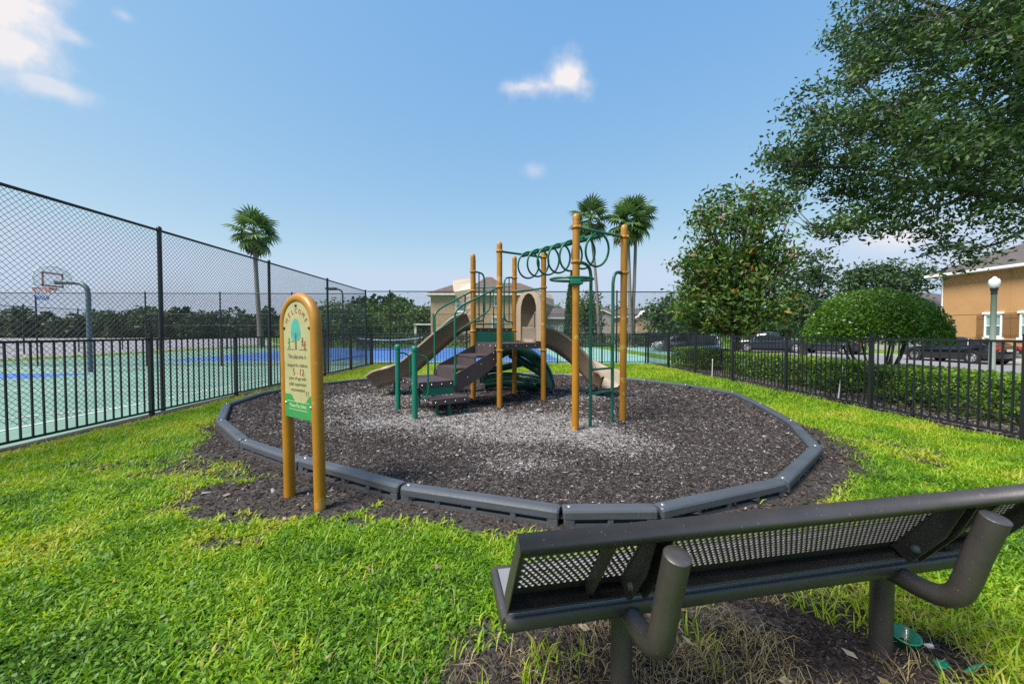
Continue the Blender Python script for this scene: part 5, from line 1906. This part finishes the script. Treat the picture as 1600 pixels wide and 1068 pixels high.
b0_ = at(408, 528, 38); b0_.z = -.2
palm('lone fan palm with a bent trunk standing beyond the basketball court', b0_, [(at(397, 363, 38), .27)], 1.30, 28, 12)
b0_ = at(937, 530, 40); b0_.z = -.3
palm('slender single trunk fan palm behind the climbing rings', b0_, [(at(922, 344, 40), .20)], 1.26, 27, 8)
b0_ = at(986, 530, 39); b0_.z = -.3
palm('broad twin trunk fan palm just beyond the access ladder', b0_, [(at(980, 348, 39), .25), (at(994, 340, 39.6), .22)], 1.34, 24, 9)

# ---- far trees one can tell apart
def far_tree(label, u, v0, v1, Y, wpx, mat='farleaf', n=1800, leaf=.35, name='broadleaf_tree', flat=.3, gap=.5, group='trees beyond the courts and road', zb=-.3, squash=1.0):
    base = at(u, 520, Y); base.z = zb
    ells = []
    w = wpx * Y / 600 / 2
    zt, zl = at(u, v0, Y).z, at(u, v1, Y).z
    hh = (zt - zl) / 2
    for k in range(7):
        a_ = random.uniform(0, 2 * PI)
        ells.append((base.x + w * .55 * math.cos(a_), base.y + w * .5 * math.sin(a_), zl + hh * (1 + .55 * random.uniform(-1, 1)), w * .5, w * .5, hh * .5 * squash))
    ells.append((base.x, base.y, zl + hh * .9, w * .75, w * .7, hh * .75))
    ells.append((base.x, base.y, zt - hh * .4, w * .4, w * .4, hh * .4))
    return tree(name, label, base, ells, leaf, M[mat], n // 14, 14, leaf * 1.3, .02 * (zt - zb) + .08, (base.x, base.y, zl + hh * .5), group=group, flat=flat, shell=gap, tl=10, aspect=.6)


far_tree('dark oak behind the magnolia on the road side', 1255, 388, 520, 24, 88, n=4200, leaf=.22)
far_tree('spreading dark tree rising above the clipped dome shrub', 1365, 408, 470, 40, 150, n=5200, leaf=.34, squash=.7)
far_tree('dark green tree filling the space behind the magnolia', 1075, 450, 528, 30, 90, n=3200, leaf=.3)
far_tree('green tree beside the tan house, farther from the house', 622, 470, 530, 52, 70, 'farleaf2', 3200, .42)
far_tree('green tree touching the wall of the tan house', 655, 476, 530, 49, 60, 'farleaf2', 2800, .42)
far_tree('bright green tree behind the dark court floodlight', 560, 474, 528, 60, 110, 'farleaf2', 3600, .5)
far_tree('small tree with glossy leaves between the slim cypress and the single trunk palm', 917, 455, 528, 42, 46, 'farleaf2', 2400, .32)
far_tree('tree between the tan house and the slim cypress', 862, 476, 515, 70, 60, 'farleaf2', 1800, .5)
far_tree('low tree behind the grey roofed houses and the twin palm', 1015, 480, 520, 66, 90, 'farleaf2', 2200, .5)
far_tree('dark tree at the magnolia edge behind the road hedge', 1040, 462, 530, 28, 60, n=2600, leaf=.28)
far_tree('low tree seen between the two tall palm trunks', 955, 474, 515, 75, 60, 'farleaf2', 1600, .5)
far_tree('green tree behind the dome shrub stems across the road', 1300, 470, 540, 42, 90, n=3000, leaf=.34)
# slim cypress
cb_ = at(893, 530, 38); cb_.z = -.3
zt = at(893, 425, 38).z
N = 5200
h = rng.random(N) ** 1.1
w = .78 * np.clip(1 - h ** 2.2, .05, 1) * (.75 + .25 * np.minimum(1, h * 6))
a_ = rng.uniform(0, 2 * PI, N)
rr_ = np.sqrt(rng.uniform(.35, 1, N))
P = np.stack([cb_.x + np.cos(a_) * w * rr_, cb_.y + np.sin(a_) * w * rr_, .2 + h * (zt - .2)], 1)
cy = empty('cypress_tree', cb_, 'slim columnar dark cypress beyond the tennis court', 'tree')
link('crown', leaf_mesh('crown', P, .3, M['oakleaf'], rng.beta(2, 2, N), .4, tuple(cb_), .1, droop=-.8), cy)
MB().tube([cb_, cb_ + Vector((0, 0, zt * .8))], [.16, .04], 8).build('trunk', M['bark'], cy)

# ---- the far-off wood, one mass
W = []
R_ = []
for u in range(-60, 640, 8):
    Y = random.uniform(92, 112) - (20 if u > 480 else 0)
    c = at(u, 520, Y)
    top = at(u, 500 - 20 * random.random() ** 1.5 - (22 * sstep(460, 600, u)), Y).z
    n_ = 420
    d = unit(rng.normal(size=(n_, 3)))
    wr_ = random.uniform(1.5, 4.4)
    taper = random.choice((0, 0, .45, .75))
    P = np.array([c.x, c.y, 0]) + np.stack([d[:, 0] * wr_ * (1 - taper * (d[:, 2] * .5 + .5)), d[:, 1] * wr_ * .6, top * .5 + d[:, 2] * top * .5], 1) + rng.normal(0, .35, (n_, 3))
    W.append(P); R_.append(np.clip(rng.beta(2, 2.4, n_) * .8 + random.uniform(-.1, .25), 0, 1))
W, R_ = np.concatenate(W), np.concatenate(R_)
tag(link('distant_woods', leaf_mesh('distant_woods', W, .85, M['farleaf'], R_, .8, flat=.2)), kind='stuff')
# scrub along the wood's edge
N = 9000
u_ = rng.uniform(-150, 2400, N)
Y_ = rng.uniform(118, 135, N)
P = np.stack([(u_ - 788) / 600 * Y_, Y_, rng.random(N) ** 1.2 * (3.4 + 2.4 * vnoise(u_, u_ * 0, .03, 121))], 1)
tag(link('distant_scrub', leaf_mesh('distant_scrub', P, 1.5, M['farleaf'], rng.beta(2, 2, N), .8, flat=.2)), kind='stuff')


# ------------------------------------------------------------------ houses
def gable_or_hip(root, c, X, Y, w, d, z, h, over, mat, ridge=0.5, name='roof'):
    """hip roof on a w x d plan; ridge is the share of the width that stays level"""
    c, X, Y = Vector(c), Vector(X), Vector(Y)
    W_, D_ = w / 2 + over, d / 2 + over
    rx = W_ * ridge
    base = [c - X * W_ - Y * D_, c + X * W_ - Y * D_, c + X * W_ + Y * D_, c - X * W_ + Y * D_]
    lo = [p_ + Z * z for p_ in base]
    lo2 = [p_ + Z * (z - .16) for p_ in base]
    r0, r1 = c - X * rx + Z * (z + h), c + X * rx + Z * (z + h)
    b = MB()
    b.add(lo + [r0, r1], [(0, 1, 5, 4), (2, 3, 4, 5), (1, 2, 5), (3, 0, 4)])
    o = b.build(name, mat, root)
    f = MB()
    f.add(lo + lo2, [(0, 4, 5, 1), (1, 5, 6, 2), (2, 6, 7, 3), (3, 7, 4, 0), (4, 7, 6, 5)])
    f.build('fascia', M['white'], o)
    return o


def window(root, c, X, N_, w, h, shutters=False, blind=True, sill=True):
    """window with frame, meeting rail and glass set into a wall whose outward normal is N_"""
    X, N_ = Vector(X).normalized(), Vector(N_).normalized()
    f = MB()
    t = .085
    for sx in (-1, 1):
        f.box(Vector(c) + X * sx * (w / 2 - t / 2) + N_ * .03, (t, .09, h), X, N_)
    for sz in (-1, 1):
        f.box(Vector(c) + Z * sz * (h / 2 - t / 2) + N_ * .03, (w - 2 * t, .09, t), X, N_)
    f.box(Vector(c) + N_ * .02, (w - 2 * t, .05, .06), X, N_)
    fo = f.build('window', M['white'], root)
    for sz in (-1, 1):
        MB().box(Vector(c) + Z * sz * (h / 4 - .012) + N_ * .006, (w - 2 * t, .02, h / 2 - t - .02), X, N_).build('pane', M['blind' if (sz > 0 and blind) else 'pane'], fo)
    if sill:
        b = MB()
        b.box(Vector(c) - Z * (h / 2 + .09) + N_ * .06, (w + .16, .16, .14), X, N_)
        b.build('sill', M['white'], fo)
        b = MB()
        b.box(Vector(c) + Z * (h / 2 + .09) + N_ * .06, (w + .14, .15, .14), X, N_)
        b.build('lintel', M['white'], fo)
    if shutters:
        for sx in (-1, 1):
            b = MB()
            cx = Vector(c) + X * sx * (w / 2 + .22)
            for k in range(4):
                b.box(cx + X * (-.15 + .10 * k) + N_ * .03, (.093, .04, h - .04), X, N_)
            for zz in (-.36, .36):
                b.box(cx + Z * zz * h + N_ * .055, (.39, .02, .12), X, N_)
            b.build('shutter', M['shutter'], root)
    return fo


# orange house by the road: its long wall faces the court
XW, YC = 30.9, 26.6
oh = empty('orange_house', (36, 20, -.4), 'orange stucco house with brown shutters beyond the black saloon', 'house')
b = MB()
b.box((XW + 6, YC - 9, 2.42), (12, 18, 5.66))
b.box((XW - .012, YC - 9, 2.50), (.02, 18.01, .035))
for yy in (22.9, 17.2):
    b.box((XW - .010, yy, 4.0), (.018, .03, 2.55))
b.build('wall', M['stucco_orange'], oh)
gable_or_hip(oh, (XW + 6, YC - 9, 0), (0, 1, 0), (-1, 0, 0), 18, 12, 5.36, 3.3, .62, M['roof'], .45)
b = MB()
b.tube([(XW - .05, YC - .08, -.35), (XW - .05, YC - .08, 5.0), (XW - .3, YC - .08, 5.22)], .05, 8)
b.build('downpipe', M['white'], oh)
for yy in (23.65, 21.95, 17.0):
    window(oh, (XW, yy, 1.72), (0, 1, 0), (-1, 0, 0), .88, 1.42, True)
b = MB().box((XW + 6, YC - 9, -.42), (12.2, 18.2, .3))
b.build('plinth', M['kerb'], oh)
# neighbour's roof seen past its corner
nb = empty('grey_roof_house', (44, 40, -.4), 'grey roofed house peeping out past the orange house', 'house')
MB().box((44, 42, 1.6), (13, 10, 4.2)).build('wall', M['stucco_grey'], nb)
gable_or_hip(nb, (44, 42, 0), (1, 0, 0), (0, 1, 0), 13, 10, 3.7, 2.0, .5, M['roof'], .5)

# two storey tan house behind the tennis court
th = empty('tan_house', (-2, 50, -.3), 'two storey tan stucco house behind the tennis court and the slides', 'house')
xl, xr = at(673, 500, 46).x, at(850, 500, 46).x
ze = at(760, 460.5, 46).z
wd = xr - xl
MB().box(((xl + xr) / 2, 51, ze / 2 - .2), (wd, 10, ze + .3)).build('wall', M['stucco_tan'], th)
gable_or_hip(th, ((xl + xr) / 2, 51, 0), (1, 0, 0), (0, 1, 0), wd, 10, ze + .1, at(760, 443, 51).z - ze, .55, M['roof2'], .55)
gable_or_hip(th, (at(764, 440, 53).x, 53.5, 0), (1, 0, 0), (0, 1, 0), 6.5, 8.5, ze + .5, at(764, 433, 53).z - ze - .4, .1, M['roof2'], .12, 'rear_roof')
window(th, (at(722, 475, 46).x, 46.0, at(722, 475, 46).z), (1, 0, 0), (0, -1, 0), 1.5, 1.7, sill=True)
window(th, (at(777, 470, 46).x, 46.0, at(777, 470, 46).z), (1, 0, 0), (0, -1, 0), .8, 1.35, sill=False)
window(th, (at(833, 470, 46).x, 46.0, at(833, 470, 46).z), (1, 0, 0), (0, -1, 0), .8, 1.35, sill=False)
window(th, (at(777, 505, 46).x, 46.0, at(777, 505, 46).z), (1, 0, 0), (0, -1, 0), 1.2, 1.3, sill=True)
pr2 = MB()
pr2.box((xl - 1.0, 48.2, 2.25), (2.4, 3.4, .16))
pr2.box((xl - 2.0, 46.8, 1.0), (.25, .25, 2.5))
pr2.build('porch', M['white'], th)

# lower houses farther right
def low_house(label, u0, u1, ve, vr, Y, mat, gable=None, ridge=.5):
    x0, x1 = at(u0, 500, Y).x, at(u1, 500, Y).x
    ze = at((u0 + u1) / 2, ve, Y).z
    zr = at((u0 + u1) / 2, vr, Y + 4).z
    root = empty('low_house', ((x0 + x1) / 2, Y + 4, -.4), label, 'house', 'houses beyond the tennis court')
    MB().box(((x0 + x1) / 2, Y + 4, ze / 2 - .2), (x1 - x0, 8, ze + .4)).build('wall', mat, root)
    gable_or_hip(root, ((x0 + x1) / 2, Y + 4, 0), (1, 0, 0), (0, 1, 0), x1 - x0, 8, ze + .08, zr - ze, .5, M['roof'], ridge)
    if gable:
        gx, gw = at(gable[0], 500, Y).x, gable[1]
        g = MB()
        zt_ = at(gable[0], gable[2], Y).z
        g.prism([Vector((gx - gw / 2, Y - .7, -.3)), Vector((gx + gw / 2, Y - .7, -.3)), Vector((gx + gw / 2, Y - .7, ze)), Vector((gx, Y - .7, zt_ - .15)), Vector((gx - gw / 2, Y - .7, ze))], (0, 2.0, 0))
        g.build('gable', mat, root)
        r_ = MB()
        for sx in (-1, 1):
            p0, p1 = Vector((gx, Y - 1.0, zt_)), Vector((gx + sx * (gw / 2 + .4), Y - 1.0, ze - .2))
            r_.prism([p0, p1, p1 - Z * .16, p0 - Z * .16], (0, 4.4, 0))
        r_.build('gable_roof', M['white'], root)
    for f in (.18, .5, .82):
        cx = x0 + (x1 - x0) * f
        window(root, (cx, Y, ze * .45), (1, 0, 0), (0, -1, 0), 1.2, 1.4, sill=False)
    return root


low_house('low grey house between the tan house and the slim cypress', 853, 905, 497, 482, 58, M['stucco_grey'])
low_house('grey roofed house behind the single trunk palm', 915, 968, 493, 480, 60, M['stucco_grey'], (940, 4.0, 484))
low_house('grey roofed house with a white edged gable at the twin palm', 970, 1022, 495, 483, 56, M['stucco_tan'], (1011, 3.4, 484))

# ------------------------------------------------------------------ lamp post
lp = Vector((at(1550, 560, 12.9).x, 12.9, -.43))
LP = empty('lamp_post', lp, 'grey street lamp post with a white glass globe in front of the orange house', 'street lamp')
zg = at(1550, 441, 12.9).z
MB().lathe(lp, [(.15, 0), (.15, .1), (.11, .25), (.085, .6), (.08, 1.2), (.07, zg - lp.z - .42), (.085, zg - lp.z - .41)], 16).build('pole', M['lampgrey'], LP)
MB().lathe(Vector((lp.x, lp.y, zg - .42)), [(.07, 0), (.085, .03), (.075, .06), (.08, .12), (.10, .20), (.105, .225), (.085, .232)], 16).build('collar', M['black'], LP)
g_ = MB()
g_.lathe(Vector((lp.x, lp.y, zg)), [(.085, -.185), (.115, -.14), (.138, -.06), (.142, .02), (.13, .08), (.10, .12), (.06, .14), (.06, .16), (.04, .185), (.018, .20), (0, .205)], 22)
g_.build('globe', M['globe'], LP)


# ------------------------------------------------------------------ parked vehicles
def car(name, label, pos, head, kind, paint, group='vehicles parked beyond the hedges'):
    """body lofted from cross-sections along the car; +s is the nose"""
    pos = Vector(pos)
    root = empty(name, pos, label, {'saloon': 'car', 'pickup': 'pickup truck', 'suv': 'car'}[kind], group)
    H = Vector((math.cos(head), math.sin(head), 0))
    Sd = Vector((-H.y, H.x, 0))
    if kind == 'saloon':
        L, W_ = 4.85, 1.84
        belt = [(-2.42, .62, .80), (-2.36, .35, .98), (-2.0, .30, 1.04), (-1.4, .26, 1.01), (-.5, .24, .97), (.4, .24, .95), (.95, .24, .93), (1.5, .26, .87), (2.05, .28, .78), (2.32, .32, .68), (2.43, .42, .56)]
        glass = [(-1.95, 1.03, 1.05), (-1.35, 1.00, 1.33), (-.7, .97, 1.45), (0.0, .96, 1.47), (.45, .95, 1.40), (1.15, .91, .93)]
        wheels, wr_ = (-1.42, 1.42), .335
    elif kind == 'suv':
        L, W_ = 4.7, 1.88
        belt = [(-2.35, .5, 1.02), (-2.28, .36, 1.10), (-1.4, .28, 1.10), (-.5, .28, 1.06), (.4, .28, 1.04), (1.05, .28, 1.03), (1.6, .30, .98), (2.1, .32, .90), (2.3, .36, .78), (2.36, .46, .62)]
        glass = [(-2.3, 1.08, 1.12), (-2.0, 1.08, 1.62), (-1.0, 1.06, 1.70), (.0, 1.05, 1.68), (.5, 1.04, 1.58), (1.25, 1.02, 1.05)]
        wheels, wr_ = (-1.4, 1.4), .36
    else:
        L, W_ = 5.5, 1.95
        belt = [(-2.75, .55, 1.06), (-2.7, .42, 1.08), (-1.4, .36, 1.08), (-.6, .34, 1.08), (.4, .34, 1.08), (1.3, .34, 1.08), (2.0, .36, 1.05), (2.55, .38, .98), (2.72, .45, .8)]
        glass = [(-.72, 1.08, 1.12), (-.62, 1.08, 1.72), (.2, 1.08, 1.80), (.85, 1.08, 1.76), (1.5, 1.08, 1.10)]
        wheels, wr_ = (-1.75, 1.75), .40

    def Q(s, t, z): return pos + H * s + Sd * t + Z * z
    def loft(rows, sect, name, mat, parent):
        vs, fs = [], []
        m_ = None
        for row in rows:
            pr__ = sect(row)
            m_ = len(pr__)
            vs += [Q(row[0], t, z) for (t, z) in pr__]
        for i_ in range(len(rows) - 1):
            for k in range(m_):
                k2 = (k + 1) % m_
                fs.append((i_ * m_ + k, i_ * m_ + k2, (i_ + 1) * m_ + k2, (i_ + 1) * m_ + k))
        fs += [tuple(range(m_)), tuple(range((len(rows) - 1) * m_, len(rows) * m_))[::-1]]
        return MB().add(vs, fs, True).build(name, mat, parent)

    hw = W_ / 2
    def body_sect(r):
        s, lo, hi = r
        nz = 1 - .16 * max(0, abs(s) / (L / 2) - .72) / .28
        w = hw * nz
        mid = lo + (hi - lo) * .55
        half = [(w * .90, lo), (w * .985, lo + .10), (w, mid), (w * .965, hi - .06), (w * .90, hi), (w * .5, hi + .025)]
        return half + [(-a, b) for (a, b) in half[::-1]]
    body = loft(belt, body_sect, 'body', paint, root)
    def glass_sect(r):
        s, lo, hi = r
        k = (hi - lo) / .5
        w0 = hw * .93
        w1 = hw * (.93 - .20 * min(1, k))
        half = [(w0, lo - .02), (w1, hi - .015), (w1 * .9, hi)]
        return half + [(-a, b) for (a, b) in half[::-1]]
    gl = loft(glass, glass_sect, 'windows', M['carglass'], root)
    top = [g for g in glass if g[2] - g[1] > .3]
    def roof_sect(r):
        s, lo, hi = r
        w1 = hw * .735
        half = [(w1, hi - .03), (w1 * .97, hi + .008), (w1 * .5, hi + .022)]
        return half + [(-a, b) for (a, b) in half[::-1]]
    loft(top, roof_sect, 'roof', paint, root)
    # window pillars in body colour
    pb = MB()
    for sg in (-1, 1):
        for (s, lean_) in (((top[0][0] + .25), -.12), (0.0, 0.0), (top[-1][0], .42)):
            z0_, z1_ = 1.0 if kind == 'saloon' else 1.08, glass[2][2] - .05
            pb.tube([Q(s + lean_, sg * (hw * .935), z0_), Q(s, sg * hw * .755, z1_)], .032, 5)
    pb.build('window_pillars', paint, gl)
    for s in wheels:
        for sg in (-1, 1):
            c = Q(s, sg * (hw - .12), wr_)
            a_ = Sd * sg
            w = MB().lathe(c, [(wr_ * .62, .115), (wr_ * .9, .12), (wr_, .09), (wr_, -.10), (wr_ * .6, -.11)], 26, axis=a_).build('wheel', M['tyre'], root)
            rb = MB()
            rb.lathe(c, [(0, .105), (.05, .108), (.06, .095)], 12, axis=a_)
            rb.lathe(c, [(wr_ * .58, .108), (wr_ * .66, .118), (wr_ * .66, .06)], 26, axis=a_)
            for k in range(8):
                th_ = 2 * PI * k / 8
                dd = H * math.cos(th_) + Z * math.sin(th_)
                tt = H * -math.sin(th_) + Z * math.cos(th_)
                rb.prism([c + dd * .045 + tt * .02 + a_ * .085, c + dd * wr_ * .6 + tt * .034 + a_ * .092, c + dd * wr_ * .6 - tt * .034 + a_ * .092, c + dd * .045 - tt * .02 + a_ * .085], a_ * .018)
            rb.build('rim', M['alloy'], w)
            ar = MB()
            ar.tube([Q(s, 0, wr_) + Sd * sg * (hw + .002) + (H * math.cos(PI * j / 14) + Z * math.sin(PI * j / 14)) * (wr_ + .055) for j in range(15)], .03, 6)
            ar.lathe(Q(s, sg * (hw - .02), wr_), [(0, 0), (wr_ + .05, 0)], 22, axis=a_)
            ar.build('wheel_arch', M['tyre'], root)
    e0 = belt[0][0]
    zt_ = belt[1][2] - .10
    for sg in (-1, 1):
        MB().cbox(Q(e0 + .10, sg * hw * .70, zt_), (.24, hw * .44, .16), H, Sd, b=.03).build('tail_light', M['taillight'], root)
        MB().cbox(Q(belt[-1][0] - .16, sg * hw * .66, belt[-2][2] - .04), (.26, hw * .34, .11), H, Sd, b=.03).build('headlight', M['headlight'], root)
        MB().cbox(Q(.75, sg * (hw + .08), 1.0 if kind == 'saloon' else 1.12), (.10, .16, .11), H, Sd, b=.03).build('side_mirror', paint, root)
        for s in (-.75, .35):
            MB().cbox(Q(s, sg * (hw + .002), .86 if kind == 'saloon' else .96), (.18, .02, .025), H, Sd, b=.006).build('door_handle', paint, root)
    MB().cbox(Q(e0 - .012, 0, belt[0][2] - .03), (.02, .5, .13), H, Sd, b=.004).build('number_plate', M['plate'], root)
    gb = MB()
    for k in range(4):
        gb.box(Q(belt[-1][0] + .005, 0, .50 + .07 * k), (.03, hw * .85, .03), H, Sd)
    gb.build('grille', M['alloy'], root)
    MB().box(Q(0, 0, .26), (L * .82, W_ * .8, .16), H, Sd).build('underbody', M['tyre'], root)
    return root


car('saloon_car', 'glossy black saloon car parked at the kerb by the orange house', (26.6, 22.1, RZ), math.radians(92.5), 'saloon', M['carblack'])
car('pickup_truck', 'navy pickup truck parked behind the hedge left of the clipped dome shrub', (at(1203, 530, 33).x, 33, RZ), math.radians(150), 'pickup', M['carblue'])
car('saloon_car', 'dark saloon half hidden by the stems of the clipped dome shrub', (at(1292, 530, 31).x, 31, RZ), math.radians(118), 'saloon', M['carblue'])
car('parked_suv', 'dark car with a bright grille facing the lawn through the fence', (at(1100, 530, 27).x, 27, -.55), math.radians(248), 'suv', M['carblue'])
car('parked_suv', 'pale silver car parked behind the tennis court beside the single trunk palm', (at(912, 520, 42).x, 42, -.4), math.radians(200), 'suv', M['carsilver'])
car('parked_suv', 'silver car at the magnolia edge, behind the small hedge block', (at(1068, 525, 31).x, 31, -.4), math.radians(170), 'suv', M['carsilver'])
car('parked_suv', 'dark car parked behind the tennis court near the twin palm', (at(1006, 520, 42).x, 42, -.4), math.radians(185), 'suv', M['carblack'])
car('parked_suv', 'dark car parked behind the tennis court in front of the slim cypress', (at(873, 520, 43).x, 43, -.4), math.radians(180), 'suv', M['carblack'])
far_tree('dark tree filling the skyline between the magnolia and the dome shrub', 1215, 470, 535, 36, 90, n=3200, leaf=.3)
far_tree('low dark tree behind the pickup truck', 1165, 478, 535, 44, 100, n=3000, leaf=.36)
far_tree('low tree at the far end of the road beside the grey roofed house', 1420, 478, 535, 60, 90, n=2200, leaf=.45)
